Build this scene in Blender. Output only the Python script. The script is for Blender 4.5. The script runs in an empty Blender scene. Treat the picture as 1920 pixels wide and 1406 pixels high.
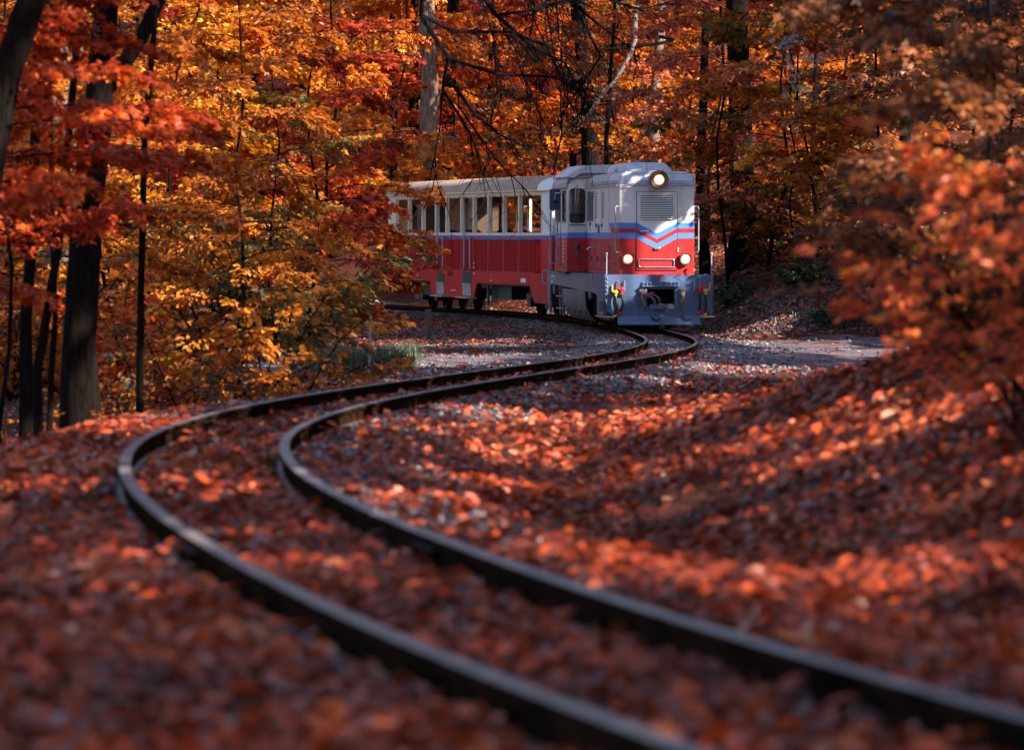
import bpy, bmesh, math, random
import numpy as np
from mathutils import Vector, Matrix
R = math.radians
scene = bpy.context.scene
col = scene.collection

# ------------------------------------------------------------------ camera, sky, sun, exposure
F_PX, CX, HOR, CAM_H = 7200.0, 960.0, 540.0, 0.85          # 135 mm lens on a 36 mm frame, 1920 px wide
cam_d = bpy.data.cameras.new('camera'); cam = bpy.data.objects.new('camera', cam_d); col.objects.link(cam)
cam_d.sensor_width = 36.0; cam_d.lens = 135.0
cam_d.clip_start = 0.5; cam_d.clip_end = 2000
cam.location = (0, 0, CAM_H)
cam.rotation_euler = (R(90) - math.atan((703 - HOR) / F_PX), 0, 0)
cam_d.dof.use_dof = True; cam_d.dof.focus_distance = 77.0; cam_d.dof.aperture_fstop = 3.4
cam_d.dof.aperture_blades = 9
scene.camera = cam

SUN_EL, SUN_AZ = 30.0, 118.0        # azimuth measured clockwise from +Y (view direction): sun to the right, a little behind
world = bpy.data.worlds.new('World'); scene.world = world; world.use_nodes = True
wn = world.node_tree.nodes; wl = world.node_tree.links
sky = wn.new('ShaderNodeTexSky'); sky.sky_type = 'NISHITA'; sky.sun_disc = False
sky.sun_elevation = R(SUN_EL); sky.sun_rotation = R(SUN_AZ)
wn['Background'].inputs['Strength'].default_value = 0.088
wl.new(sky.outputs[0], wn['Background'].inputs['Color'])
sun_d = bpy.data.lights.new('sun', 'SUN'); sun_d.energy = 5.0; sun_d.angle = R(0.5); sun_d.color = (1.0, 0.88, 0.74)
sun = bpy.data.objects.new('sun', sun_d); col.objects.link(sun)
_e, _a = R(SUN_EL), R(SUN_AZ)
SUNV = Vector((math.sin(_a) * math.cos(_e), math.cos(_a) * math.cos(_e), math.sin(_e)))
sun.rotation_euler = SUNV.to_track_quat('Z', 'Y').to_euler()
sun.location = (0, 0, 60)
scene.view_settings.view_transform = 'Standard'; scene.view_settings.look = 'None'
scene.view_settings.exposure = 1.65; scene.view_settings.gamma = 1.0
scene.render.engine = 'CYCLES'
cy = scene.cycles
cy.max_bounces = 4; cy.diffuse_bounces = 2; cy.glossy_bounces = 2; cy.transmission_bounces = 3; cy.transparent_max_bounces = 6
cy.use_denoising = True; cy.use_adaptive_sampling = True; cy.adaptive_threshold = 0.03; cy.caustics_reflective = False; cy.caustics_refractive = False
try: cy.sample_clamp_indirect = 4.0
except Exception: pass

# ------------------------------------------------------------------ object helpers
def tag(o, label=None, cat=None, group=None, kind=None):
    if label: o['label'] = label
    if cat: o['category'] = cat
    if group: o['group'] = group
    if kind: o['kind'] = kind
    return o
def empty(name, loc=(0, 0, 0), rot=(0, 0, 0)):
    o = bpy.data.objects.new(name, None); col.objects.link(o)
    o.location = loc; o.rotation_euler = rot; o.empty_display_size = 0.2
    return o
def link(name, me, mat=None, parent=None):
    o = bpy.data.objects.new(name, me); col.objects.link(o)
    if mat is not None and not me.materials: me.materials.append(mat)
    if parent is not None: o.parent = parent
    return o
def np_mesh(name, V, Fc, tone=None, smooth=False):
    """V (n,3), Fc (m,k) faces of one arity"""
    V = np.ascontiguousarray(V, dtype=np.float32); Fc = np.ascontiguousarray(Fc, dtype=np.int32)
    me = bpy.data.meshes.new(name)
    m, k = Fc.shape
    me.vertices.add(len(V)); me.vertices.foreach_set('co', V.ravel())
    me.loops.add(m * k); me.loops.foreach_set('vertex_index', Fc.ravel())
    me.polygons.add(m); me.polygons.foreach_set('loop_start', np.arange(0, m * k, k, dtype=np.int32))
    me.polygons.foreach_set('use_smooth', np.full(m, smooth, dtype=bool))
    if tone is not None:
        at = me.attributes.new('tone', 'FLOAT_COLOR', 'POINT')
        c = np.ones((len(V), 4), np.float32); c[:, :tone.shape[1]] = tone
        at.data.foreach_set('color', c.ravel())
    me.update(calc_edges=True)
    return me

class MB:
    def __init__(s): s.v = []; s.f = []
    def add(s, vs, fs):
        n = len(s.v); s.v += [tuple(p) for p in vs]; s.f += [tuple(i + n for i in f) for f in fs]; return s
    def box(s, x0, x1, y0, y1, z0, z1):
        return s.add([(x0,y0,z0),(x1,y0,z0),(x1,y1,z0),(x0,y1,z0),(x0,y0,z1),(x1,y0,z1),(x1,y1,z1),(x0,y1,z1)],
                     [(3,2,1,0),(4,5,6,7),(0,1,5,4),(1,2,6,5),(2,3,7,6),(3,0,4,7)])
    def prism(s, pts, y0, y1):            # polygon in xz (any winding), extruded along y
        n = len(pts); a = sum(pts[i][0]*pts[(i+1)%n][1]-pts[(i+1)%n][0]*pts[i][1] for i in range(n))
        if a < 0: pts = pts[::-1]
        return s.add([(x, y0, z) for x, z in pts] + [(x, y1, z) for x, z in pts],
                     [tuple(range(n)), tuple(range(2*n-1, n-1, -1))] + [((i+1)%n, i, i+n, (i+1)%n+n) for i in range(n)])
    def prism_x(s, pts, x0, x1):          # polygon in yz extruded along x
        n = len(pts); a = sum(pts[i][0]*pts[(i+1)%n][1]-pts[(i+1)%n][0]*pts[i][1] for i in range(n))
        if a < 0: pts = pts[::-1]
        return s.add([(x0, y, z) for y, z in pts] + [(x1, y, z) for y, z in pts],
                     [tuple(range(n-1, -1, -1)), tuple(range(n, 2*n))] + [(i, (i+1)%n, (i+1)%n+n, i+n) for i in range(n)])
    def ring(s, outer, inner, y0, y1):    # frame between two polygons with equal counts, in xz
        n = len(outer)
        V = [(x,y0,z) for x,z in outer]+[(x,y0,z) for x,z in inner]+[(x,y1,z) for x,z in outer]+[(x,y1,z) for x,z in inner]
        Fs = []
        for i in range(n):
            j = (i+1)%n
            Fs += [(i,j,j+n,i+n),(i+2*n,i+3*n,j+3*n,j+2*n),(i,i+2*n,j+2*n,j),(i+n,j+n,j+3*n,i+3*n)]
        return s.add(V, Fs)
    def ring_x(s, outer, inner, x0, x1):  # polygons in yz
        n = len(outer)
        V = [(x0,y,z) for y,z in outer]+[(x0,y,z) for y,z in inner]+[(x1,y,z) for y,z in outer]+[(x1,y,z) for y,z in inner]
        Fs = []
        for i in range(n):
            j = (i+1)%n
            Fs += [(i,j,j+n,i+n),(i+2*n,i+3*n,j+3*n,j+2*n),(i,i+2*n,j+2*n,j),(i+n,j+n,j+3*n,i+3*n)]
        return s.add(V, Fs)
    def tube(s, pts, r, n=6, cap=True):
        pts = [Vector(p) for p in pts]; k = len(pts)
        rs = r if isinstance(r, (list, tuple)) else [r]*k
        V = []; up = None
        for i, p in enumerate(pts):
            d = (pts[min(i+1,k-1)] - pts[max(i-1,0)])
            if d.length < 1e-9: d = Vector((0,0,1))
            d.normalize()
            if up is None:
                up = Vector((0,0,1)) if abs(d.z) < .9 else Vector((1,0,0))
            a = d.cross(up)
            if a.length < 1e-5: a = d.cross(Vector((0,1,0)))
            a.normalize(); b = a.cross(d); up = b
            for q in range(n):
                t = 2*math.pi*q/n
                V.append(p + (a*math.cos(t) + b*math.sin(t))*rs[i])
        Fs = [(i*n+q, i*n+(q+1)%n, (i+1)*n+(q+1)%n, (i+1)*n+q) for i in range(k-1) for q in range(n)]
        if cap: Fs += [tuple(range(n-1,-1,-1)), tuple((k-1)*n+q for q in range(n))]
        return s.add(V, Fs)
    def lathe_y(s, prof, cx, cz, n=20):   # profile list (y, radius), axis along y
        V = []; k = len(prof)
        for y, r in prof:
            for q in range(n):
                t = 2*math.pi*q/n; V.append((cx+r*math.cos(t), y, cz+r*math.sin(t)))
        Fs = [(i*n+q, i*n+(q+1)%n, (i+1)*n+(q+1)%n, (i+1)*n+q) for i in range(k-1) for q in range(n)]
        Fs += [tuple(range(n)), tuple((k-1)*n+q for q in range(n-1,-1,-1))]
        return s.add(V, Fs)
    def lathe_x(s, prof, cy_, cz, n=20):
        V = []; k = len(prof)
        for x, r in prof:
            for q in range(n):
                t = 2*math.pi*q/n; V.append((x, cy_+r*math.cos(t), cz+r*math.sin(t)))
        Fs = [(i*n+q, i*n+(q+1)%n, (i+1)*n+(q+1)%n, (i+1)*n+q) for i in range(k-1) for q in range(n)]
        Fs += [tuple(range(n)), tuple((k-1)*n+q for q in range(n-1,-1,-1))]
        return s.add(V, Fs)
    def lathe_z(s, prof, cx, cy_, n=14):
        V = []; k = len(prof)
        for z, r in prof:
            for q in range(n):
                t = 2*math.pi*q/n; V.append((cx+r*math.cos(t), cy_+r*math.sin(t), z))
        Fs = [(i*n+q, i*n+(q+1)%n, (i+1)*n+(q+1)%n, (i+1)*n+q) for i in range(k-1) for q in range(n)]
        Fs += [tuple(range(n-1,-1,-1)), tuple((k-1)*n+q for q in range(n))]
        return s.add(V, Fs)
    def build(s, name, mat, parent=None, smooth=False, bevel=0, fix=True):
        me = bpy.data.meshes.new(name); me.from_pydata(s.v, [], s.f)
        if fix:
            bm = bmesh.new(); bm.from_mesh(me); bmesh.ops.recalc_face_normals(bm, faces=bm.faces); bm.to_mesh(me); bm.free()
        if smooth:
            for p in me.polygons: p.use_smooth = True
            try: me.set_sharp_from_angle(angle=R(38))
            except Exception: pass
        me.update()
        o = link(name, me, mat, parent)
        if bevel:
            m = o.modifiers.new('bevel', 'BEVEL'); m.width = bevel; m.segments = 2; m.limit_method = 'ANGLE'; m.angle_limit = R(40)
        return o
def rrect(x0, x1, z0, z1, r, n=4):
    P = []
    for cx, cz, a0 in ((x1-r,z1-r,0),(x0+r,z1-r,90),(x0+r,z0+r,180),(x1-r,z0+r,270)):
        for i in range(n+1):
            a = R(a0+90*i/n); P.append((cx+r*math.cos(a), cz+r*math.sin(a)))
    return P

# ------------------------------------------------------------------ materials
def new_mat(name):
    m = bpy.data.materials.new(name); m.use_nodes = True
    return m, m.node_tree.nodes, m.node_tree.links
def ramp(nodes, stops):
    r = nodes.new('ShaderNodeValToRGB'); e = r.color_ramp.elements
    while len(e) > 1: e.remove(e[-1])
    e[0].position = stops[0][0]; e[0].color = (*stops[0][1], 1)
    for p, c in stops[1:]:
        x = e.new(p); x.color = (*c, 1)
    return r
def noise(nodes, links, scale, detail=4, coord='Object', rough=.55):
    tc = nodes.new('ShaderNodeTexCoord'); n = nodes.new('ShaderNodeTexNoise')
    n.inputs['Scale'].default_value = scale; n.inputs['Detail'].default_value = detail; n.inputs['Roughness'].default_value = rough
    links.new(tc.outputs[coord], n.inputs['Vector']); return n
def paint(name, c, rough=.4, metal=0., dirt=(.12,.09,.08), amount=.5, scale=2.2, bump=.04, streak=True, spec=.5, dust=0.):
    m, n, l = new_mat(name); b = n['Principled BSDF']
    b.inputs['Roughness'].default_value = rough; b.inputs['Metallic'].default_value = metal
    b.inputs['Specular IOR Level'].default_value = spec
    tc = n.new('ShaderNodeTexCoord'); mp = n.new('ShaderNodeMapping')
    mp.inputs['Scale'].default_value = (1, 1, .22) if streak else (1, 1, 1)
    l.new(tc.outputs['Object'], mp.inputs['Vector'])
    nz = n.new('ShaderNodeTexNoise'); nz.inputs['Scale'].default_value = scale*3; nz.inputs['Detail'].default_value = 8; nz.inputs['Roughness'].default_value = .65
    l.new(mp.outputs[0], nz.inputs['Vector'])
    r = ramp(n, [(.48, (0,0,0)), (.78, (1,1,1))]); l.new(nz.outputs['Fac'], r.inputs[0])
    mu = n.new('ShaderNodeMath'); mu.operation = 'MULTIPLY'; mu.inputs[1].default_value = amount; l.new(r.outputs[0], mu.inputs[0])
    mx = n.new('ShaderNodeMix'); mx.data_type = 'RGBA'
    mx.inputs[6].default_value = (*c, 1); mx.inputs[7].default_value = (*dirt, 1)
    l.new(mu.outputs[0], mx.inputs[0]); l.new(mx.outputs[2], b.inputs['Base Color'])
    if dust:      # brake dust and mud thrown up from the track, thickest low down
        sz = n.new('ShaderNodeSeparateXYZ'); l.new(tc.outputs['Object'], sz.inputs[0])
        mr = n.new('ShaderNodeMapRange'); mr.inputs['From Min'].default_value = 1.9; mr.inputs['From Max'].default_value = .15; l.new(sz.outputs[2], mr.inputs['Value'])
        nd = n.new('ShaderNodeTexNoise'); nd.inputs['Scale'].default_value = 3.5; nd.inputs['Detail'].default_value = 9; nd.inputs['Roughness'].default_value = .75; l.new(mp.outputs[0], nd.inputs['Vector'])
        rd = ramp(n, [(.40,(0,0,0)),(.62,(1,1,1))]); l.new(nd.outputs['Fac'], rd.inputs[0])
        m1 = n.new('ShaderNodeMath'); m1.operation = 'MULTIPLY'; l.new(mr.outputs[0], m1.inputs[0]); l.new(rd.outputs[0], m1.inputs[1])
        m2 = n.new('ShaderNodeMath'); m2.operation = 'MULTIPLY'; m2.inputs[1].default_value = dust; m2.use_clamp = True; l.new(m1.outputs[0], m2.inputs[0])
        md = n.new('ShaderNodeMix'); md.data_type = 'RGBA'; md.inputs[7].default_value = (.075,.055,.045,1)
        l.new(m2.outputs[0], md.inputs[0]); l.new(mx.outputs[2], md.inputs[6]); l.new(md.outputs[2], b.inputs['Base Color'])
    ad = n.new('ShaderNodeMath'); ad.operation = 'MULTIPLY_ADD'; ad.inputs[1].default_value = .35; ad.inputs[2].default_value = rough
    l.new(mu.outputs[0], ad.inputs[0]); l.new(ad.outputs[0], b.inputs['Roughness'])
    if bump:
        n2 = n.new('ShaderNodeTexNoise'); n2.inputs['Scale'].default_value = 9; n2.inputs['Detail'].default_value = 3
        l.new(tc.outputs['Object'], n2.inputs['Vector'])
        bp = n.new('ShaderNodeBump'); bp.inputs['Strength'].default_value = bump; bp.inputs['Distance'].default_value = .05
        l.new(n2.outputs['Fac'], bp.inputs['Height']); l.new(bp.outputs[0], b.inputs['Normal'])
    return m
M = {}
M['white'] = paint('white_paint', (.83,.84,.86), .38, dirt=(.36,.30,.25), amount=.5)
M['white_side'] = paint('white_paint_weathered', (.78,.76,.72), .45, dirt=(.33,.25,.18), amount=.6)
M['red'] = paint('red_paint', (.58,.022,.028), .38, dirt=(.22,.03,.025), amount=.65, dust=0.5)
M['red_coach'] = paint('coach_red_paint', (.60,.012,.014), .58, dirt=(.46,.05,.025), amount=.4, spec=.14, dust=0.45)
M['red_gap_shade'] = paint('coach_gap_shade_red', (.20,.008,.012), .6, dirt=(.1,.01,.01), amount=.4)  # darker red paints in the shade between the coach slats
M['blue'] = paint('light_blue_paint', (.085,.27,.80), .4, dirt=(.08,.15,.4), amount=.35)
M['purple_band'] = paint('blue_violet_paint', (.085,.07,.36), .45, dirt=(.08,.05,.12), amount=.4)
M['grey'] = paint('blue_grey_paint', (.085,.145,.29), .42, dirt=(.06,.085,.15), amount=.5, dust=.25)
M['sill'] = paint('worn_grey_sill', (.20,.18,.24), .55, dirt=(.14,.11,.12), amount=.8, dust=0.7)
M['tank'] = paint('tank_panel_grey', (.16,.155,.20), .5, dirt=(.12,.10,.11), amount=.8, dust=0.7)
M['roof'] = paint('loco_roof_metal', (.52,.55,.64), .42, dirt=(.24,.19,.17), amount=.6, metal=.15)
M['roof_rusty'] = paint('loco_roof_stained', (.42,.38,.38), .5, dirt=(.23,.13,.09), amount=.8)
M['roof_coach'] = paint('coach_roof', (.42,.285,.20), .72, dirt=(.22,.14,.10), amount=.7, spec=.25)
M['cream'] = paint('cream_paint', (.82,.66,.49), .42, dirt=(.42,.30,.20), amount=.45)
M['black'] = paint('black_underframe', (.012,.012,.014), .6, dirt=(.03,.024,.02), amount=.7)
M['dark'] = paint('dark_interior', (.035,.024,.02), .7, amount=.2)
M['brown_wood'] = paint('brown_panelling', (.06,.032,.018), .5, dirt=(.08,.04,.02), amount=.5)
M['chrome'] = paint('bare_metal', (.62,.62,.64), .28, metal=.8, dirt=(.3,.27,.25), amount=.3, bump=0)
M['lamp_rim'] = paint('lamp_housing', (.12,.065,.05), .35, metal=.4, amount=.3, bump=0)
M['yellow'] = paint('yellow_paint', (.80,.42,.01), .4, dirt=(.4,.2,.03), amount=.3, bump=0)
M['redvalve'] = paint('red_valve', (.68,.02,.03), .35, amount=.2, bump=0)
M['rubber'] = paint('rubber', (.01,.01,.012), .5, amount=.2, bump=0)
M['rail_grey'] = paint('handrail_grey', (.30,.34,.44), .4, dirt=(.2,.2,.2), amount=.3, bump=0)
M['mirror'] = paint('mirror_shell', (.05,.07,.15), .4, amount=.2, bump=0)
M['step_wood'] = paint('step_board', (.36,.30,.26), .7, dirt=(.15,.11,.09), amount=.7)
M['seat'] = paint('seat_red', (.12,.012,.018), .5, amount=.2, bump=0)
M['post'] = paint('old_wood_post', (.10,.085,.075), .85, dirt=(.03,.03,.03), amount=.9)
M['stake'] = paint('stake_paint', (.20,.22,.28), .6, dirt=(.12,.1,.1), amount=.8)
M['cloth'] = paint('dark_cloth', (.016,.018,.032), .9, amount=.2, bump=0)
M['cloth2'] = paint('plum_cloth', (.07,.012,.05), .9, amount=.2, bump=0)
M['skin'] = paint('skin', (.42,.22,.15), .6, amount=.1, bump=0)
M['hair'] = paint('dark_hair', (.015,.01,.008), .6, amount=.1, bump=0)
M['cap'] = paint('white_cap', (.7,.66,.6), .8, amount=.1, bump=0)
M['decal'] = paint('white_lettering', (.7,.66,.7), .5, amount=.2, bump=0)
M['decal_yellow'] = paint('yellowed_label', (.55,.48,.30), .6, amount=.4, bump=0)

def mat_glass():
    m, n, l = new_mat('window_glass')
    for x in list(n):
        if x.type == 'BSDF_PRINCIPLED': n.remove(x)
    t = n.new('ShaderNodeBsdfTransparent'); t.inputs[0].default_value = (.9,.93,.92,1)
    g = n.new('ShaderNodeBsdfGlossy'); g.inputs['Roughness'].default_value = .03
    fr = n.new('ShaderNodeFresnel'); fr.inputs[0].default_value = 1.5
    mx = n.new('ShaderNodeMixShader'); l.new(fr.outputs[0], mx.inputs[0]); l.new(t.outputs[0], mx.inputs[1]); l.new(g.outputs[0], mx.inputs[2])
    l.new(mx.outputs[0], n['Material Output'].inputs['Surface']); return m
M['glass'] = mat_glass()
def mat_emit(name, c, s):
    m, n, l = new_mat(name); b = n['Principled BSDF']
    b.inputs['Emission Color'].default_value = (*c, 1); b.inputs['Emission Strength'].default_value = s
    b.inputs['Base Color'].default_value = (.8,.7,.5,1); return m
M['lamp'] = mat_emit('lit_lamp', (1, .74, .42), 3.2)
M['lamp_glow'] = mat_emit('lit_reflector', (1, .30, .07), .35)

def mat_leaf(name, stops, trans=.42, sheen=.35, vary=.35):
    m, n, l = new_mat(name); b = n['Principled BSDF']
    at = n.new('ShaderNodeAttribute'); at.attribute_name = 'tone'
    sp = n.new('ShaderNodeSeparateColor'); l.new(at.outputs['Color'], sp.inputs[0])
    oi = n.new('ShaderNodeObjectInfo')
    a = n.new('ShaderNodeMath'); a.operation = 'MULTIPLY'; a.inputs[1].default_value = .52; l.new(sp.outputs[0], a.inputs[0])
    c = n.new('ShaderNodeMath'); c.operation = 'MULTIPLY_ADD'; c.inputs[1].default_value = .48; l.new(sp.outputs[1], c.inputs[0]); l.new(a.outputs[0], c.inputs[2])
    d = n.new('ShaderNodeMath'); d.operation = 'MULTIPLY_ADD'; d.inputs[1].default_value = vary; l.new(oi.outputs['Random'], d.inputs[0]); l.new(c.outputs[0], d.inputs[2])
    e = n.new('ShaderNodeMath'); e.operation = 'SUBTRACT'; e.inputs[1].default_value = vary*.5; l.new(d.outputs[0], e.inputs[0])
    r = ramp(n, stops); l.new(e.outputs[0], r.inputs[0])
    hv = n.new('ShaderNodeHueSaturation'); l.new(r.outputs[0], hv.inputs['Color'])
    vv = n.new('ShaderNodeMath'); vv.operation = 'MULTIPLY_ADD'; vv.inputs[1].default_value = .7; vv.inputs[2].default_value = .6; l.new(sp.outputs[2], vv.inputs[0])
    l.new(vv.outputs[0], hv.inputs['Value'])
    l.new(hv.outputs[0], b.inputs['Base Color'])
    b.inputs['Roughness'].default_value = .42; b.inputs['Specular IOR Level'].default_value = sheen
    t = n.new('ShaderNodeBsdfTranslucent'); l.new(hv.outputs[0], t.inputs[0])
    mx = n.new('ShaderNodeMixShader'); mx.inputs[0].default_value = trans
    l.new(b.outputs[0], mx.inputs[1]); l.new(t.outputs[0], mx.inputs[2])
    l.new(mx.outputs[0], n['Material Output'].inputs['Surface']); return m
LEAF = {
 'red':    mat_leaf('leaf_red',    [(0,(.20,.035,.012)),(.3,(.42,.045,.012)),(.6,(.60,.075,.014)),(.85,(.72,.15,.02)),(1,(.78,.28,.03))]),
 'orange': mat_leaf('leaf_orange', [(0,(.10,.12,.04)),(.14,(.30,.11,.015)),(.4,(.58,.13,.012)),(.7,(.74,.20,.015)),(1,(.85,.38,.03))]),
 'gold':   mat_leaf('leaf_gold',   [(0,(.05,.09,.05)),(.18,(.24,.09,.015)),(.45,(.58,.17,.012)),(.75,(.76,.28,.015)),(1,(.88,.50,.05))]),
 'amber':  mat_leaf('leaf_amber',  [(0,(.04,.08,.06)),(.2,(.18,.07,.018)),(.5,(.44,.12,.013)),(.8,(.66,.19,.015)),(1,(.78,.36,.03))]),
 'brown':  mat_leaf('leaf_brown',  [(0,(.05,.07,.05)),(.25,(.15,.065,.03)),(.5,(.28,.10,.045)),(.75,(.45,.13,.035)),(1,(.60,.25,.06))]),
 'olive':  mat_leaf('leaf_olive',  [(0,(.03,.08,.05)),(.3,(.09,.10,.03)),(.55,(.24,.13,.025)),(.8,(.50,.20,.025)),(1,(.65,.30,.05))]),
 'green':  mat_leaf('leaf_green',  [(0,(.015,.06,.03)),(.5,(.04,.12,.05)),(.85,(.10,.16,.04)),(1,(.4,.28,.04))], trans=.3),
 'pink':   mat_leaf('leaf_pink',   [(0,(.10,.035,.02)),(.3,(.32,.07,.03)),(.6,(.55,.12,.05)),(.85,(.70,.20,.08)),(1,(.78,.36,.10))]),
 'bush':   mat_leaf('leaf_bush',   [(0,(.12,.04,.02)),(.2,(.40,.07,.025)),(.5,(.76,.12,.04)),(.8,(.86,.24,.05)),(1,(.90,.55,.04))]),
 'litter': mat_leaf('leaf_litter', [(0,(.04,.018,.013)),(.25,(.15,.027,.012)),(.5,(.34,.046,.013)),(.72,(.56,.088,.020)),(.88,(.64,.19,.075)),(1,(.74,.44,.32))], trans=.12, sheen=.4, vary=0),
 'litter_brown': mat_leaf('leaf_litter_brown', [(0,(.03,.022,.02)),(.3,(.09,.04,.028)),(.55,(.19,.065,.035)),(.8,(.32,.11,.05)),(1,(.46,.28,.19))], trans=.12, sheen=.4, vary=0),
 'seed':   mat_leaf('seed_fluff',  [(0,(.45,.5,.55)),(1,(.75,.78,.8))], trans=.4, vary=0),
 'grass':  mat_leaf('grass_blade', [(0,(.02,.06,.045)),(.5,(.06,.12,.075)),(.8,(.16,.17,.09)),(1,(.40,.32,.18))], trans=.3, vary=0),
}
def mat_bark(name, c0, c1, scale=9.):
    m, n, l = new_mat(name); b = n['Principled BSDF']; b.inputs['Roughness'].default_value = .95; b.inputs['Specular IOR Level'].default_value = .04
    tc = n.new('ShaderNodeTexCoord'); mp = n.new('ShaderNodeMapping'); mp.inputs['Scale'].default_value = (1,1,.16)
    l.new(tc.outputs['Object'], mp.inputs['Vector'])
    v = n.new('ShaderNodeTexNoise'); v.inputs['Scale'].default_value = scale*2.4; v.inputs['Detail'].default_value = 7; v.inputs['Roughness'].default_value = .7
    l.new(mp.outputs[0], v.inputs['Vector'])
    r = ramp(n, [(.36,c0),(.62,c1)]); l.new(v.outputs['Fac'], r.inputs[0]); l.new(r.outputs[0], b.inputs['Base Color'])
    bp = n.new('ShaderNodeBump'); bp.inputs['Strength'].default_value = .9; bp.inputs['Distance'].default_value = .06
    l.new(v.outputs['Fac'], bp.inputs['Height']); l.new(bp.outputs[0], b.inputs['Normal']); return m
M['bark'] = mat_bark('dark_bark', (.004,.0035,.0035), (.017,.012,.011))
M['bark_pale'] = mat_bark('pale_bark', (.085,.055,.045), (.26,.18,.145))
M['twig'] = mat_bark('twig_bark', (.004,.004,.006), (.013,.013,.018), 14)
M['twig_pale'] = mat_bark('weathered_branch', (.10,.085,.08), (.30,.26,.25), 14)

def mat_ground(name, stops, scale, bump=.6, fine=26., dist=.06):
    m, n, l = new_mat(name); b = n['Principled BSDF']; b.inputs['Roughness'].default_value = .9; b.inputs['Specular IOR Level'].default_value = .25
    a = noise(n, l, fine, 9, rough=.7); c = noise(n, l, scale, 4)
    mxx = n.new('ShaderNodeMath'); mxx.operation = 'MULTIPLY_ADD'; mxx.inputs[1].default_value = .5; l.new(c.outputs['Fac'], mxx.inputs[0])
    h = n.new('ShaderNodeMath'); h.operation = 'MULTIPLY'; h.inputs[1].default_value = .5; l.new(a.outputs['Fac'], h.inputs[0]); l.new(h.outputs[0], mxx.inputs[2])
    r = ramp(n, stops); l.new(mxx.outputs[0], r.inputs[0]); l.new(r.outputs[0], b.inputs['Base Color'])
    bp = n.new('ShaderNodeBump'); bp.inputs['Strength'].default_value = bump; bp.inputs['Distance'].default_value = dist
    l.new(a.outputs['Fac'], bp.inputs['Height']); l.new(bp.outputs[0], b.inputs['Normal']); return m
M['ground'] = mat_ground('woodland_floor', [(.3,(.020,.010,.008)),(.45,(.06,.018,.010)),(.58,(.11,.026,.012)),(.7,(.07,.030,.020))], .8)
M['path'] = mat_ground('dirt_path', [(.3,(.065,.05,.065)),(.5,(.13,.10,.12)),(.7,(.21,.17,.18))], 1.6, .5, 18.)
M['ballast_bed'] = mat_ground('ballast_bed', [(.3,(.03,.025,.028)),(.5,(.085,.07,.075)),(.7,(.16,.12,.115))], 2., .9, 30.)
def mat_stone():
    m, n, l = new_mat('ballast_stone'); b = n['Principled BSDF']; b.inputs['Roughness'].default_value = .8
    at = n.new('ShaderNodeAttribute'); at.attribute_name = 'tone'; sp = n.new('ShaderNodeSeparateColor'); l.new(at.outputs['Color'], sp.inputs[0])
    r = ramp(n, [(0,(.045,.04,.05)),(.4,(.12,.105,.125)),(.75,(.19,.165,.185)),(1,(.31,.27,.28))]); l.new(sp.outputs[0], r.inputs[0]); l.new(r.outputs[0], b.inputs['Base Color']); return m
M['stone'] = mat_stone()
def mat_rail():
    m, n, l = new_mat('rail_steel'); b = n['Principled BSDF']
    g = n.new('ShaderNodeNewGeometry'); sx = n.new('ShaderNodeSeparateXYZ'); l.new(g.outputs['True Normal'], sx.inputs[0])
    rr = ramp(n, [(.80,(0,0,0)),(.93,(1,1,1))]); l.new(sx.outputs[2], rr.inputs[0])
    z = noise(n, l, 5, 6); rust = ramp(n, [(.35,(.008,.0055,.005)),(.65,(.030,.014,.009))]); l.new(z.outputs['Fac'], rust.inputs[0])
    steel = ramp(n, [(.35,(.095,.065,.055)),(.62,(.20,.175,.18))]); l.new(z.outputs['Fac'], steel.inputs[0])
    mx = n.new('ShaderNodeMix'); mx.data_type = 'RGBA'; l.new(rr.outputs[0], mx.inputs[0]); l.new(rust.outputs[0], mx.inputs[6]); l.new(steel.outputs[0], mx.inputs[7])
    l.new(mx.outputs[2], b.inputs['Base Color'])
    mt = n.new('ShaderNodeMath'); mt.operation = 'MULTIPLY'; mt.inputs[1].default_value = .25; l.new(rr.outputs[0], mt.inputs[0]); l.new(mt.outputs[0], b.inputs['Metallic'])
    ro = n.new('ShaderNodeMath'); ro.operation = 'MULTIPLY_ADD'; ro.inputs[1].default_value = -.32; ro.inputs[2].default_value = .8; l.new(rr.outputs[0], ro.inputs[0]); l.new(ro.outputs[0], b.inputs['Roughness'])
    sp_ = n.new('ShaderNodeMath'); sp_.operation = 'MULTIPLY'; sp_.inputs[1].default_value = .5; l.new(rr.outputs[0], sp_.inputs[0]); l.new(sp_.outputs[0], b.inputs['Specular IOR Level'])
    return m
M['rail'] = mat_rail()
M['sleeper'] = mat_bark('sleeper_timber', (.016,.011,.010), (.055,.036,.03), 5)

# ------------------------------------------------------------------ track line and terrain
_tp = np.array([(-8,5.9),(0,2.95),(4,1.62),(7.3,.68),(8,.48),(9,.20),(10,-.04),(12,-.46),(14,-.85),(16,-1.17),(18,-1.43),(20,-1.61),(22,-1.72),(24,-1.72),(26,-1.65),
 (28,-1.51),(30,-1.31),(33,-.93),(36,-.48),(40,.13),(45,.93),(50,1.63),(55,2.14),(60,2.50),(65,2.68),(70,2.72),(74,2.70),(78.8,2.62),(84,2.14),(89.8,1.22),(94.5,.12),
 (98.7,-1.22),(104,-3.3),(112,-7.1),(125,-14.6),(140,-25),(170,-50),(330,-200)])
_ty = np.arange(-8, 330, .25)
_tx = np.interp(_ty, _tp[:,0], _tp[:,1])
_k = np.exp(-.5*(np.arange(-14,15)/5.)**2); _k /= _k.sum()
_txp = np.pad(_tx, 14, mode='reflect', reflect_type='odd'); _tx = np.convolve(_txp, _k, 'valid')
def xc(y): return np.interp(y, _ty, _tx)
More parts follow.
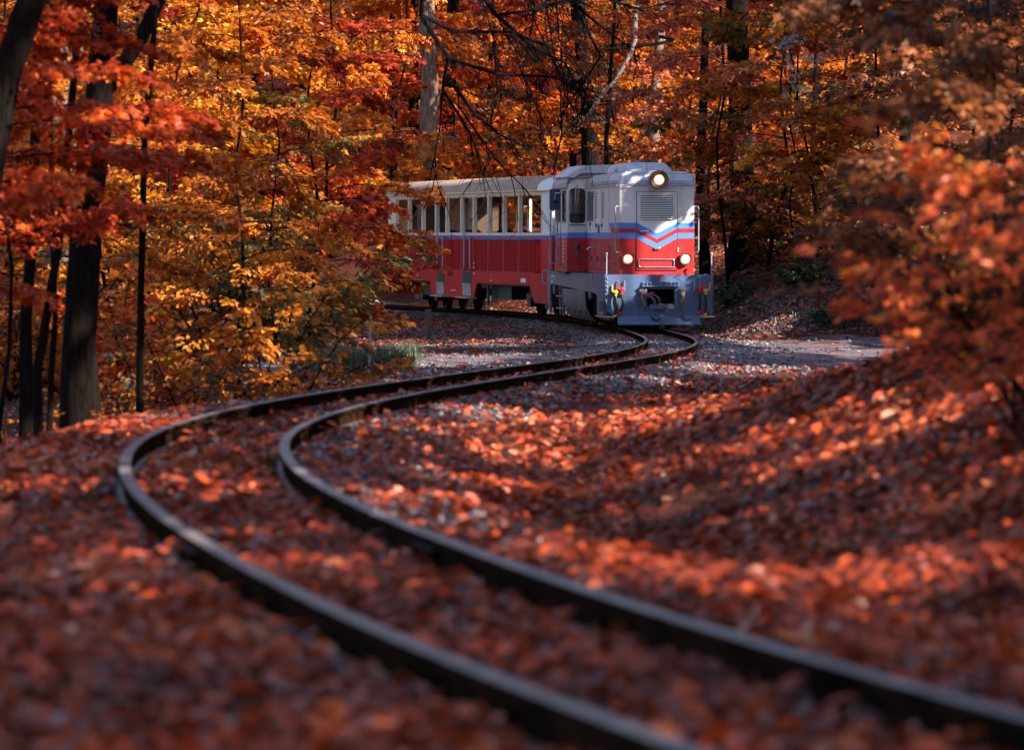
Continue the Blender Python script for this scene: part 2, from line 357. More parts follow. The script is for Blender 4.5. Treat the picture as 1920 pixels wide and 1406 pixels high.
def dxc(y): return (xc(np.asarray(y)+.3) - xc(np.asarray(y)-.3))/.6
def zc(y):
    y = np.asarray(y, float); g = .0145; w = 2.2
    return g*w*np.log1p(np.exp(np.clip((y-77.5)/w, -30, 30))) if True else 0
def zc_(y):
    y = np.asarray(y, float); return np.where(y > 140, .0145*(140-77.5), zc(np.minimum(y, 140)))
def sm(a, b, x):
    t = np.clip((np.asarray(x, float)-a)/(b-a), 0, 1); return t*t*(3-2*t)
_rng = np.random.default_rng(5)
def _vn(seed, n=256):
    r = np.random.default_rng(seed); return r.random((n, n))
_N1, _N2 = _vn(1), _vn(2)
def vnoise(x, y, N=_N1):
    xi = np.floor(x).astype(int); yi = np.floor(y).astype(int); fx = x-xi; fy = y-yi
    fx = fx*fx*(3-2*fx); fy = fy*fy*(3-2*fy); n = N.shape[0]
    a = N[xi%n, yi%n]; b = N[(xi+1)%n, yi%n]; c = N[xi%n, (yi+1)%n]; d = N[(xi+1)%n, (yi+1)%n]
    return (a*(1-fx)+b*fx)*(1-fy)+(c*(1-fx)+d*fx)*fy - .5
BED = -.115
def H(X, Y):
    X = np.asarray(X, float); Y = np.asarray(Y, float)
    X, Y = np.broadcast_arrays(X, Y)
    t = (X - xc(Y))/np.sqrt(1+dxc(Y)**2); z0 = zc_(Y)
    # right hand side
    w = sm(9, 21, Y)
    pa = np.interp(t, [1.0,1.5,2.2,3.0,4.0,6,12,30], [BED,-.15,-.04,.22,.52,1.0,1.7,2.5])
    pb = np.interp(t, [1.0,1.5,2.05,2.6,3.6,4.6,7,12,30], [BED,-.24,-.28,-.12,.25,.55,1.0,1.6,2.4])
    near = pa*(1-w)+pb*w
    flat = np.interp(t, [1.0,1.6,4,10,16,30], [BED,-.18,-.14,-.10,.3,1.5])
    farb = np.interp(t, [1.0,1.5,2.1,3.4,5.0,8,16,40], [BED,-.12,.10,.72,1.35,1.9,2.8,5.])
    wn_ = 1-sm(22, 34, Y); wf = sm(73.5, 81, Y + np.clip(t-4,0,6)*.25)
    right = near*wn_ + flat*(1-wn_)*(1-wf) + farb*wf
    # left hand side
    edge = 1.95 - .75*sm(14, 24, Y)
    q = -t
    la = np.where(q < edge, BED, np.where(q < edge+1.7, BED - .95*sm(0, 1.7, q-edge), BED-.95-.02*np.clip(q-edge-1.7,0,10)))
    lb = np.interp(q, [1.0,1.5,4,7,12,30], [BED,-.22,-.24,-.30,-.2,.6])
    wl_ = sm(36, 46, Y)
    left = la*(1-wl_) + lb*wl_
    z = np.where(t > 0, right, left)
    z = z0 + z
    far = sm(.9, 1.8, np.abs(t))
    z = z + far*(vnoise(X*.9, Y*.9)*.10 + vnoise(X*.35+9, Y*.35, _N2)*.16 + vnoise(X*3.1, Y*3.1)*.035)
    wide = sm(3, 9, np.abs(t))
    z = z + wide*vnoise(X*.13, Y*.13+4)*.6
    hill = np.clip(Y-104, 0, 400); z = z + .055*hill + .0011*np.clip(Y-120,0,170)**2 * sm(1.5, 6, np.abs(t))
    return z
def px(x, d): return (x-CX)*d/F_PX
def pz(y, d): return CAM_H - (y-HOR)*d/F_PX

# ground sheet
gy = np.concatenate([np.linspace(-30, 4, 12)[:-1], np.linspace(4, 40, 240)[:-1], np.linspace(40, 110, 260)[:-1], np.linspace(110, 320, 90)])
u = np.linspace(-1, 1, 231); gxn = np.sign(u)*(np.abs(u)*7 + 110*np.abs(u)**5)
GX = gxn[None,:] + xc(np.clip(gy, -8, 110))[:,None]*np.ones((1,len(u))); GY = gy[:,None]*np.ones((1,len(u)))
GZ = H(GX, np.maximum(GY, -7.9))
V = np.stack([GX,GY,GZ],-1).reshape(-1,3); n0, n1 = GX.shape
ii = (np.arange(n0-1)[:,None]*n1 + np.arange(n1-1)[None,:]).ravel()
ground = link('ground', np_mesh('ground', V, np.stack([ii,ii+1,ii+n1+1,ii+n1],1), smooth=True), M['ground'])
tag(ground, kind='structure')
def sheet(name, fn, nu, nv, lift, mat, label=None):
    """surface strip laid on the terrain; fn(u,v) -> X,Y"""
    U, W = np.meshgrid(np.linspace(0,1,nu), np.linspace(0,1,nv), indexing='ij')
    X, Y = fn(U, W); edge = np.minimum.reduce([U,1-U,W,1-W]); Z = H(X, Y) + np.where(edge < 1e-6, -.05, lift)
    V = np.stack([X,Y,Z],-1).reshape(-1,3); i = (np.arange(nu-1)[:,None]*nv + np.arange(nv-1)[None,:]).ravel()
    o = link(name, np_mesh(name, V, np.stack([i,i+nv,i+nv+1,i+1],1), smooth=True), mat); tag(o, kind='structure'); return o
# ballast bed strip follows the track
def f_bed(u, v):
    Y = 2 + u*128; t = (v-.5)*2.5*(1+.12*np.sin(Y*1.3)+.08*np.sin(Y*3.1)); return xc(Y)+t*np.sqrt(1+dxc(Y)**2), Y
sheet('ballast_bed', f_bed, 700, 17, .006, M['ballast_bed'])
# dirt path crossing the line just ahead of the train: comes from the left clearing, leaves to the right
_pl = np.array([(-4.6,47.5),(-4.2,48.2),(-3.2,50.5),(-.5,56),(1.2,61),(2.5,63),(3.5,57.5),(8.5,57),(14,57),(22,56)])
_pw = np.array([.6,1.2,2.2,4.2,5.0,7.5,15,16,13,9])
def f_path(u, v):
    s = u*(len(_pl)-1); X0 = np.interp(s, range(len(_pl)), _pl[:,0]); Y0 = np.interp(s, range(len(_pl)), _pl[:,1]); W = np.interp(s, range(len(_pl)), _pw)
    X1 = np.interp(s+.05, range(len(_pl)), _pl[:,0]); Y1 = np.interp(s+.05, range(len(_pl)), _pl[:,1]); dx, dy = X1-X0, Y1-Y0; L = np.hypot(dx,dy)+1e-6
    k = (v-.5)*2*W*(1+.15*np.sin(u*37)); return X0 + dy/L*0 + k*.0, Y0 + k
sheet('path', f_path, 150, 40, .012, M['path'])

# railway track
track = empty('railway_track', (float(xc(8.)), 8., float(H(xc(8.), 8.))))
tag(track, 'narrow gauge railway track sweeping in an S curve through fallen leaves', 'railway track')
TR_I = Matrix.Translation(track.location).inverted()
def child(o, parent): o.parent = parent; o.matrix_parent_inverse = Matrix.Translation(parent.location).inverted(); return o
prof = [(-.028,0),(.028,0),(.031,-.006),(.031,-.026),(.008,-.036),(.008,-.104),(.05,-.112),(.05,-.124),(-.05,-.124),(-.05,-.112),(-.008,-.104),(-.008,-.036),(-.031,-.026),(-.031,-.006)]
def rail_mesh(off):
    ys = np.concatenate([np.arange(1.5, 60, .35), np.arange(60, 135, .7)]); K = len(prof)
    X = xc(ys); D = dxc(ys); L = np.sqrt(1+D*D); nx, ny = 1/L, -D/L
    V = np.zeros((len(ys), K, 3))
    for j, (a, b) in enumerate(prof):
        V[:,j,0] = X + nx*(off+a); V[:,j,1] = ys + ny*(off+a); V[:,j,2] = zc_(ys) + b
    V = V.reshape(-1,3); i = np.arange(len(ys)-1)[:,None]*K + np.arange(K)[None,:]; j = np.arange(len(ys)-1)[:,None]*K + (np.arange(K)[None,:]+1)%K
    Fc = np.stack([i, j, j+K, i+K], -1).reshape(-1,4); return np_mesh('rail', V, Fc)
for off in (-.405, .405): child(link('rail', rail_mesh(off), M['rail']), track)
sl_me = MB().box(-.75,.75,-.11,.11,-.14,0).build('sleeper', M['sleeper'], bevel=0).data
bpy.data.objects.remove(bpy.data.objects['sleeper'])
rs = random.Random(3); s_acc = 5.6
while s_acc < 114:
    o = link('sleeper', sl_me, M['sleeper']); X = float(xc(s_acc)); D = float(dxc(s_acc))
    o.location = (X + rs.uniform(-.03,.03), s_acc, float(zc_(s_acc)) - .126); o.rotation_euler = (0, 0, -math.atan(D) + rs.uniform(-.02,.02)); child(o, track)
    s_acc += .62/math.sqrt(1+D*D)
# rail joints (fishplates)
for off in (-.405,.405):
    for yj in (13.2, 25.7, 38.1, 50.2, 62.5):
        X = float(xc(yj)); D = float(dxc(yj)); L = math.sqrt(1+D*D)
        b = MB().box(-.034,-.008,-.25,.25,-.095,-.04).box(.008,.034,-.25,.25,-.095,-.04)
        o = b.build('fishplate', M['rail']); o.location = (X+off/L, yj-off*D/L, float(zc_(yj))); o.rotation_euler = (0,0,-math.atan(D)); child(o, track)

# ------------------------------------------------------------------ locomotive (x right, y rearwards, z up from rail top)
TH = R(6.0)
loco = empty('diesel_locomotive', (2.93, 76.5, float(zc_(76.5))), (math.atan(.0145)*.95, 0, TH))
tag(loco, 'red, white and blue diesel locomotive with grey front plate and lit headlights', 'locomotive')
HW, DECK, HY0, HY1 = .755, 1.09, .35, 5.65      # hood half width, deck height, hood front, cab front
CW, CY1 = 1.17, 8.0                             # cab half width, cab rear
ZW, ZB1, ZR, ZB2 = 2.13, 2.02, 1.93, 1.82       # paint lines: blue top, blue/red, red/blue, blue/red
# underframe
MB().box(-1.09,1.09,.09,10.05,DECK-.07,DECK-.006).build('deck_plate', M['grey'], loco)
outer = [(-1.10,DECK+.01),(-.4,DECK+.01),(.45,DECK+.01),(1.09,DECK+.01),(1.07,.62),(1.02,.36),(.90,.285),(.31,.285),(-.245,.285),(-.92,.285),(-1.04,.36),(-1.085,.62)]
inner = [(-.245,.82),(-.18,.82),(.2,.82),(.31,.82),(.31,.66),(.31,.60),(.31,.47),(.2,.47),(-.18,.47),(-.245,.47),(-.245,.6),(-.245,.66)]
MB().ring(outer, inner, 0, .05).build('front_plate', M['grey'], loco, bevel=.008)
MB().ring([(-.32,.86),(.38,.86),(.38,.43),(-.32,.43)], [(-.245,.81),(.305,.81),(.305,.475),(-.245,.475)], -.022, -.002).build('coupler_frame', M['grey'], loco, bevel=.004)
MB().box(-.3,.36,.052,.9,.40,.46).box(-.3,.36,.052,.9,.83,.88).box(-.3,-.25,.052,.9,.46,.83).box(.315,.36,.052,.9,.46,.83).box(-.25,.315,.8,.88,.46,.83).build('coupler_pocket', M['black'], loco)
fl = MB().prism_x([(-.002,.86),(-.10,.86),(-.10,.875),(-.015,.885),(-.015,.96),(-.002,.96)], -.36, .41).build('flange', M['grey'], loco, bevel=.003)
for bx in (-.32,-.17,-.04,.09,.22,.37): MB().lathe_y([(-.045,.014),(-.038,.022),(-.014,.022)], bx, .925, 8).build('bolt', M['grey'], fl)
for bx in (-.25,.02,.30): MB().prism_x([(-.016,.885),(-.085,.876),(-.016,.97)], bx-.008, bx+.008).build('rib', M['grey'], fl)
MB().box(-.20,.28,-.10,-.024,.50,.515).box(-.20,.28,-.10,-.085,.41,.50).build('coupler_tray', M['grey'], loco, bevel=.006)
c = MB().lathe_y([(-.14,.05),(-.12,.075),(-.02,.075)], .03, .455, 12).box(-.05,.11,-.15,-.10,.44,.47).build('tray_latch', M['sill'], loco)
cp = MB().tube([(-.28,-.05,.80),(-.30,-.12,.70),(-.20,-.16,.66),(-.12,-.14,.60),(-.10,-.10,.50)], .028, 8).tube([(-.34,-.03,.78),(-.36,-.09,.62),(-.32,-.12,.50),(-.34,-.06,.40)], .03, 8).tube([(-.26,-.10,.66),(-.12,-.13,.70),(-.02,-.11,.63),(.0,-.08,.52)], .022, 8)
cp.box(-.40,-.26,-.05,-.024,.50,.82).lathe_y([(-.10,.05),(-.05,.06),(-.024,.06)], -.32, .74, 12)
cpo = cp.build('coupling_gear', M['tank'], loco, smooth=True)
MB().tube([(-.27,-.15,.70),(-.13,-.17,.745)], .022, 8).build('lever', M['redvalve'], cpo)
MB().box(.40,.52,-.05,-.002,.48,.83).lathe_y([(-.12,.035),(-.06,.05),(-.04,.05)], .46, .72, 12).tube([(.46,-.09,.72),(.47,-.11,.6),(.45,-.09,.45),(.46,-.07,.38)], [.03,.025,.02,.03], 8).build('coupling_link', M['tank'], loco, smooth=True)
MB().box(-.045,.02,-.016,-.002,1.015,1.08).build('marker_plate', M['redvalve'], loco)
# guard blade
MB().prism_x([(.0,.285),(-.10,.13),(-.14,.105),(-.12,.095),(-.07,.125),(.03,.285)], -.84, .82).build('rail_guard', M['grey'], loco, bevel=.004)
for bx in (-.16,.46): MB().tube([(bx,-.03,.28),(bx+.02,-.09,.22),(bx+.09,-.12,.19),(bx+.17,-.11,.23)], .016, 6).build('chain', M['black'], loco)
# bolts on the front plate edges
for sx, n in ((-1.045,4),(1.05,4)):
    for i in range(n): MB().lathe_y([(-.022,.012),(-.016,.018),(-.002,.018)], sx, 1.03-.085*i, 8).build('bolt', M['rail_grey'], loco)
# side sills with wheel openings, corner boxes, steps
for sx in (-1, 1):
    x0, x1 = (sx*1.085, sx*1.03)
    yz = [(.07,DECK-.01),(10.05,DECK-.01),(10.05,.80),(10.02,.45),(9.75,.16),(9.55,.18),(9.62,.45),(9.55,.76),(9.2,.80),(1.55,.70),(1.30,.66),(1.22,.50),(1.2,.26),(.07,.30)]
    MB().prism_x(yz, min(x0,x1), max(x0,x1)).build('side_sill', M['sill'], loco, bevel=.006)
    bx = MB().box(min(sx*1.10,sx*1.088),max(sx*1.10,sx*1.088),.055,1.18,.30,DECK-.012)
    cb = bx.build('corner_panel', M['grey'], loco, bevel=.003)
    MB().box(min(sx*1.105,sx*1.10),max(sx*1.105,sx*1.10),.10,.75,.36,.56).build('step_shade_plate', M['black'], cb)  # flat dark plate stands in for the shade inside a step notch
    MB().box(min(sx*1.13,sx*.80),max(sx*1.13,sx*.80),.08,1.2,.245,.275).build('step', M['chrome'], cb)
    # curved tank panels
    for (ya, yb) in ((3.25,4.75),(4.80,7.1)):
        P = [(sx*1.09,.73),(sx*1.09,.52),(sx*1.06,.36),(sx*.98,.20),(sx*.86,.09)]
        Q = [(x-sx*.03, z-.005) for x, z in P]
        MB().prism(P+Q[::-1], ya, yb).build('tank_panel', M['tank'], loco, smooth=True)
    for yb in (3.5, 4.4, 5.2, 6.6): MB().box(min(sx*1.02,sx*1.055),max(sx*1.02,sx*1.055),yb,yb+.12,.25,.30).build('panel_clip', M['lamp_rim'], loco)
    MB().box(-.9 if sx<0 else .2, -.2 if sx<0 else .9, 3.3, 7.0, .18, .72).build('fuel_tank', M['black'], loco)
    MB().lathe_z([(.56,.03),(.60,.055),(.74,.055)], sx*1.06, 2.45, 10).build('sand_pipe', M['grey'], loco)
    MB().lathe_z([(.56,.03),(.60,.055),(.78,.055)], sx*1.06, 8.75, 10).build('sand_pipe', M['grey'], loco)
    # rear ladder under the cab
    ld = MB().prism_x([(7.55,.78),(7.45,.78),(7.25,.14),(7.35,.14)], min(sx*1.07,sx*1.04),max(sx*1.07,sx*1.04)).prism_x([(8.05,.78),(7.95,.78),(7.75,.14),(7.85,.14)], min(sx*1.07,sx*1.04),max(sx*1.07,sx*1.04)).build('ladder', M['sill'], loco)
    for zz, yy in ((.54,7.6),(.28,7.5)): MB().box(min(sx*1.14,sx*1.0),max(sx*1.14,sx*1.0),yy-.15,yy+.42,zz,zz+.025).build('ladder_step', M['chrome'], ld)
MB().prism([(-1.09,DECK),(1.09,DECK),(1.07,.5),(.9,.3),(-.9,.3),(-1.07,.5)], 10.06, 10.11).build('rear_plate', M['grey'], loco)
# bogies
for yb in (2.25, 7.65):
    bg = empty('bogie', (0, yb, 0)); bg.parent = loco
    for sx in (-1,1):
        MB().box(min(sx*.62,sx*.70),max(sx*.62,sx*.70),-1.25,1.25,.40,.58).build('bogie_frame', M['black'], bg)
        for ay in (-.75,.75):
            w = MB().lathe_x([(sx*.36,.40),(sx*.375,.42),(sx*.395,.405),(sx*.40,.375),(sx*.46,.368),(sx*.465,.30),(sx*.44,.29),(sx*.45,.14),(sx*.50,.12),(sx*.50,.02)], ay, .365, 28).build('wheel', M['rail'], bg, smooth=True)
            MB().box(min(sx*.58,sx*.74),max(sx*.58,sx*.74),ay-.14,ay+.14,.28,.50).build('axle_box', M['black'], bg)
    for ay in (-.75,.75): MB().tube([(-.5,ay,.365),(.5,ay,.365)], .07, 10).build('axle', M['black'], bg)
    MB().box(-.6,.6,-.3,.3,.42,.75).build('bolster', M['black'], bg)
# long hood
def hood_profile(w, zt, r=.07):
    return [(-w,DECK),(w,DECK),(w,zt-r),(w-r*.3,zt-r*.3),(w-r,zt),(-w+r,zt),(-w+r*.3,zt-r*.3),(-w,zt-r)]
def hood(y0, y1, nm):
    MB().box(-HW,HW,y0,y1,ZB2,ZR).build(nm+'_blue_band' if False else 'blue_band', M['blue'], hd)
hd = empty('hood', (0,0,0)); hd.parent = loco
MB().box(-HW,HW,HY0,HY1,DECK,ZB2).build('lower_panel', M['red'], hd, bevel=.01)
MB().box(-HW,HW,HY0,HY1,ZB2+.0005,ZR).build('blue_band', M['blue'], hd)
MB().box(-HW,HW,HY0,HY1,ZR+.0005,2.915).build('upper_panel', M['white'], hd, bevel=.01)
# stripes continued round the nose: red band and upper blue band, ends cut on the slant along the side
for (z0, z1, mt, k) in ((ZR+.0005, ZB1, 'red', 0), (ZB1, ZW, 'blue', 1)):
    for sx in (-1,1):
        xs0, xs1 = sorted((sx*(HW+.0005), sx*(HW+.003)))
        MB().prism_x([(HY0,z0),(1.55+(z0-ZR)*2.2,z0),(1.55+(z1-ZR)*2.2,z1),(HY0,z1)], xs0, xs1).build('stripe', M[mt], hd)
        xa, xb = sorted((sx*HW, sx*.42))
        MB().box(xa, xb, HY0-.003, HY0-.0005, z0, z1).build('stripe', M[mt], hd)
for sx in (-1,1):
    xs0, xs1 = sorted((sx*(HW+.0032), sx*(HW+.0045)))
    MB().prism_x([(1.36,ZB2-.01),(1.44,ZB2-.01),(1.75,ZR),(1.62,ZR)], xs0, xs1).build('stripe', M['red'], hd)
# hood cap with rounded edges
capP = [(-HW-.02,2.90),(HW+.02,2.90),(HW+.02,2.99),(HW-.03,3.08),(HW-.13,3.15),(0,3.18),(-HW+.13,3.15),(-HW+.03,3.08),(-HW-.02,2.99)]
cap = MB().prism(capP, HY0+.08, 1.9).build('hood_cap', M['roof'], loco, bevel=.03)
nose = [(-.0,2.90),(0,2.98),(.05,3.06),(.13,3.12),(.13,2.90)]
MB().prism_x([(HY0-.015+y,z) for y,z in nose], -HW+.06, HW-.06).build('cap_front', M['roof'], cap, bevel=.01)
for sx in (-1,1): MB().lathe_z([(2.90,.075),(3.0,.07),(3.06,.05),(3.085,.01)], sx*(HW-.055), HY0+.06, 14).build('cap_corner', M['roof'], cap, smooth=True)
MB().prism(capP, 1.915, HY1).build('hood_cap', M['roof_rusty'], loco, bevel=.03)
for yy in (3.1, 4.4): MB().prism([(x*1.006, z+.006) for x, z in capP], yy, yy+.025).build('cap_seam', M['roof'], loco)
# cowl over the hood
A = [(-.46,3.17),(.46,3.17),(.44,3.28),(.34,3.36),(-.34,3.36),(-.44,3.28)]
B = [(-.44,3.17),(.44,3.17),(.40,3.20),(.30,3.22),(-.30,3.22),(-.40,3.20)]
mb = MB(); mb.add([(x,1.15,z) for x,z in B]+[(x,1.75,z) for x,z in A]+[(x,4.6,z) for x,z in A], [tuple(range(5,-1,-1))]+[(i,(i+1)%6,(i+1)%6+6,i+6) for i in range(6)]+[(i+6,(i+1)%6+6,(i+1)%6+12,i+12) for i in range(6)]+[tuple(range(12,18))])
cow = mb.build('cowl', M['roof'], loco, bevel=.015)
MB().box(-.16,.16,2.7,3.1,3.36,3.43).build('exhaust', M['black'], cow, bevel=.01)
MB().lathe_z([(3.17,.03),(3.21,.035),(3.23,.012),(3.26,.01)], -.58, 2.2, 10).build('lifting_eye', M['rail_grey'], cow)
for yy in (4.62, 4.95): MB().lathe_z([(3.16,.11),(3.31,.11),(3.36,.05)], -.30, yy, 14).build('vent_bell', M['roof_rusty'], cow, smooth=True)
# front door, grille, chevrons
dr = MB().box(-.41,.41,HY0-.012,HY0-.001,1.19,2.745).build('front_door', M['white'], loco, bevel=.003)
MB().prism([(-.41,1.19),(.41,1.19),(.41,ZB2),(0,1.60),(-.41,ZB2)], HY0-.0145, HY0-.0122).build('door_panel', M['red'], dr)
for (dz0, dz1, mt) in ((0,.11,'blue'),(.11,.20,'red'),(.20,.31,'blue')):
    a, b = ZB2+dz0, ZB2+dz1; d = .215
    MB().prism([(-.41,a),(0,a-d),(.41,a),(.41,b),(0,b-d),(-.41,b)], HY0-.0150, HY0-.0122).build('chevron', M[mt], dr)
for (x0,x1,z0,z1) in ((-.416,-.408,1.18,2.752),(.408,.416,1.18,2.752),(-.408,.408,2.744,2.752),(-.408,.408,1.18,1.188)):
    MB().box(x0,x1,HY0-.0165,HY0-.001,z0,z1).build('door_seam', M['black'], dr)
gr = MB().box(-.325,.325,HY0-.0175,HY0-.0155,2.195,2.675).build('grille', M['black'], dr)
for i in range(13):
    z = 2.20 + i*.0365
    MB().add([(-.325,HY0-.019,z+.020),(.325,HY0-.019,z+.020),(.325,HY0-.045,z),(-.325,HY0-.045,z),(-.325,HY0-.021,z+.024),(.325,HY0-.021,z+.024),(.325,HY0-.047,z+.004),(-.325,HY0-.047,z+.004)],
             [(0,1,2,3),(7,6,5,4),(0,4,5,1),(1,5,6,2),(2,6,7,3),(3,7,4,0)]).build('slat', M['white'], gr)
MB().tube([(-.33,HY0-.02,1.955),(-.33,HY0-.06,1.955),(-.17,HY0-.065,1.965)], .018, 8).build('door_handle', M['chrome'], dr)
MB().box(-.055,.055,HY0-.05,HY0-.016,1.595,1.64).build('latch', M['chrome'], dr, bevel=.006)
fr = rrect(-.365,.345,1.245,1.40,.025)
MB().tube([(x,HY0-.03,z) for x,z in fr]+[(fr[0][0],HY0-.03,fr[0][1])], .011, 6, cap=False).build('number_frame', M['chrome'], dr)
for z in (1.55, 2.35): MB().tube([(.425,HY0-.02,z),(.425,HY0-.02,z+.09)], .012, 8).build('hinge', M['white'], dr)
# lamps
def lamp(x, z, r, rl, depth, nm):
    L_ = MB().lathe_y([(HY0,r*.82),(HY0-depth*.5,r*.98),(HY0-depth,r),(HY0-depth-.02,r*.95),(HY0-depth-.015,r*.82),(HY0-depth+.02,rl*1.08)], x, z, 32).build(nm, M['lamp_rim'], loco, smooth=True)
    MB().lathe_y([(HY0-depth+.012,rl*1.25),(HY0-depth-.001,rl*1.12),(HY0-depth-.003,rl*.8)], x, z, 28).build('reflector', M['lamp_glow'], L_, smooth=True)
    MB().lathe_y([(HY0-depth-.002,rl*.84),(HY0-depth-.012,rl*.6),(HY0-depth-.016,rl*.2)], x, z, 28).build('lens', M['lamp'], L_, smooth=True)
lamp(0, 2.985, .195, .085, .30, 'top_headlight')
for x in (-.585,.575): lamp(x, 1.41, .125, .078, .07, 'headlight')
# rails along the nose, grab irons
for xa, xb in ((-HW,-.215),(.215,HW+.06)):
    MB().tube([(xa,HY0-.06,2.875),(xb,HY0-.06,2.875)], .013, 8).tube([(xb if xa<0 else xa,HY0-.06,2.875),(xb if xa<0 else xa,HY0,2.875)], .013, 6).build('handrail', M['rail_grey'], loco)
for sx in (-1,1): MB().tube([(sx*(HW+.06),HY0-.06,2.875),(sx*(HW+.06),5.5,2.875)], .013, 8).build('handrail', M['rail_grey'], loco)
for sx in (-1,1):
    MB().tube([(sx*HW,HY0+.03,2.46),(sx*(HW+.07),HY0-.01,2.46),(sx*(HW+.085),HY0-.02,2.42),(sx*(HW+.085),HY0-.02,1.58),(sx*(HW+.07),HY0-.01,1.545),(sx*HW,HY0+.03,1.545)], .014, 8).build('grab_iron', M['rail_grey'], loco)
    MB().tube([(sx*1.055,.03,DECK+.01),(sx*1.055,.03,1.50)], .013, 8).build('marker_pole', M['rail_grey'], loco)
    MB().lathe_z([(1.485,.008),(1.495,.022),(1.515,.027),(1.535,.022),(1.545,.006)], sx*1.055, .03, 10).build('pole_knob', M['rail_grey'], loco, smooth=True)
    MB().tube([(sx*1.06,9.95,DECK),(sx*1.06,9.95,1.50)], .014, 8).build('marker_pole', M['rail_grey'], loco)
    MB().lathe_z([(1.485,.008),(1.495,.022),(1.515,.027),(1.535,.022),(1.545,.006)], sx*1.06, 9.95, 10).build('pole_knob', M['rail_grey'], loco, smooth=True)
    MB().tube([(sx*1.09,1.15,DECK),(sx*1.17,1.28,DECK-.01),(sx*1.18,1.30,DECK-.06),(sx*1.18,1.30,.83),(sx*1.15,1.24,.78),(sx*1.09,1.15,.78)], .014, 8).build('grab_iron', M['rail_grey'], loco)
    MB().tube([(sx*1.09,9.9,DECK),(sx*1.19,10.0,DECK-.01),(sx*1.2,10.02,DECK-.06),(sx*1.2,10.02,.86),(sx*1.17,9.98,.80),(sx*1.09,9.9,.80)], .014, 8).build('grab_iron', M['rail_grey'], loco)
# hood side doors, louvres, small fittings (camera side and far side alike)
for sx in (-1,1):
    xo = lambda d: sx*(HW+d)
    def sbox(y0,y1,z0,z1,d0,d1,nm,mt,par): 
        a, b = sorted((xo(d0), xo(d1))); return MB().box(a,b,y0,y1,z0,z1).build(nm, M[mt], par)
    for yv in (1.95, 3.1, 4.15, 5.1):
        sbox(yv,yv+.012,1.16,1.80,.0005,.004,'panel_seam','black',hd); sbox(yv,yv+.012,1.96,2.84,.0005,.004,'panel_seam','black',hd)
    for y0 in (1.98,3.15,4.2): sbox(y0,y0+.85,1.165,1.185,.0005,.006,'panel_gap','black',hd)
    g = sbox(4.50,5.42,2.18,2.80,.001,.006,'side_grille','black',hd)
    for i in range(15): sbox(4.50,5.42,2.19+i*.041,2.19+i*.041+.018,.0065,.02,'slat','sill',g)
    for yv in (2.75,3.9):
        for i in range(10): sbox(yv,yv+.34,2.24+i*.055,2.24+i*.055+.02,.0005,.012,'louvre','lamp_rim',hd)
    sbox(.55,1.45,1.15,2.72,.0048,.0075,'side_hatch','sill',hd) if False else None
    for yv,zv in ((3.0,2.05),(3.9,2.05),(4.9,2.08)): sbox(yv,yv+.05,zv,zv+.07,.0005,.025,'latch','black',hd)
    for yv in (2.5,3.7,4.7): sbox(yv,yv+.04,1.34,1.44,.0005,.02,'latch','black',hd)
    for i in range(4): sbox(1.7+.01*i,1.75+.01*i,1.62-.07*i,1.655-.07*i,.0005,.012,'rivet','black',hd)
    MB().lathe_x(sorted([(xo(.0005),.10),(xo(.02),.10),(xo(.03),.06)]), 3.55, 2.02, 14).build('filler_cap', M['mirror'], hd, smooth=True)
    MB().tube([(xo(.0),4.35,1.62),(xo(.10),4.35,1.62),(xo(.14),4.37,1.58),(xo(.12),4.42,1.53)], .022, 8).build('hook', M['chrome'], hd)
    # recess panel near the front corner
    sbox(.62,1.30,1.13,ZB2-.01,.0005,.003,'panel','red',hd)
    sbox(.62,1.30,1.30,1.32,.0035,.008,'panel_seam','black',hd)
    sbox(.66,1.24,2.62,2.78,.0005,.004,'panel','white_side',hd)
# cab
cab = empty('cab', (0,0,0)); cab.parent = loco
def cab_arc(w, z0, zt):   # roof outline half: from eave up
    return [(-w,z0),(-w+.02,z0+.12),(-w+.09,z0+.22),(-w+.22,z0+.30),(-w*.5,zt-.03),(0,zt),(w*.5,zt-.03),(w-.22,z0+.30),(w-.09,z0+.22),(w-.02,z0+.12),(w,z0)]
ZE = 2.86
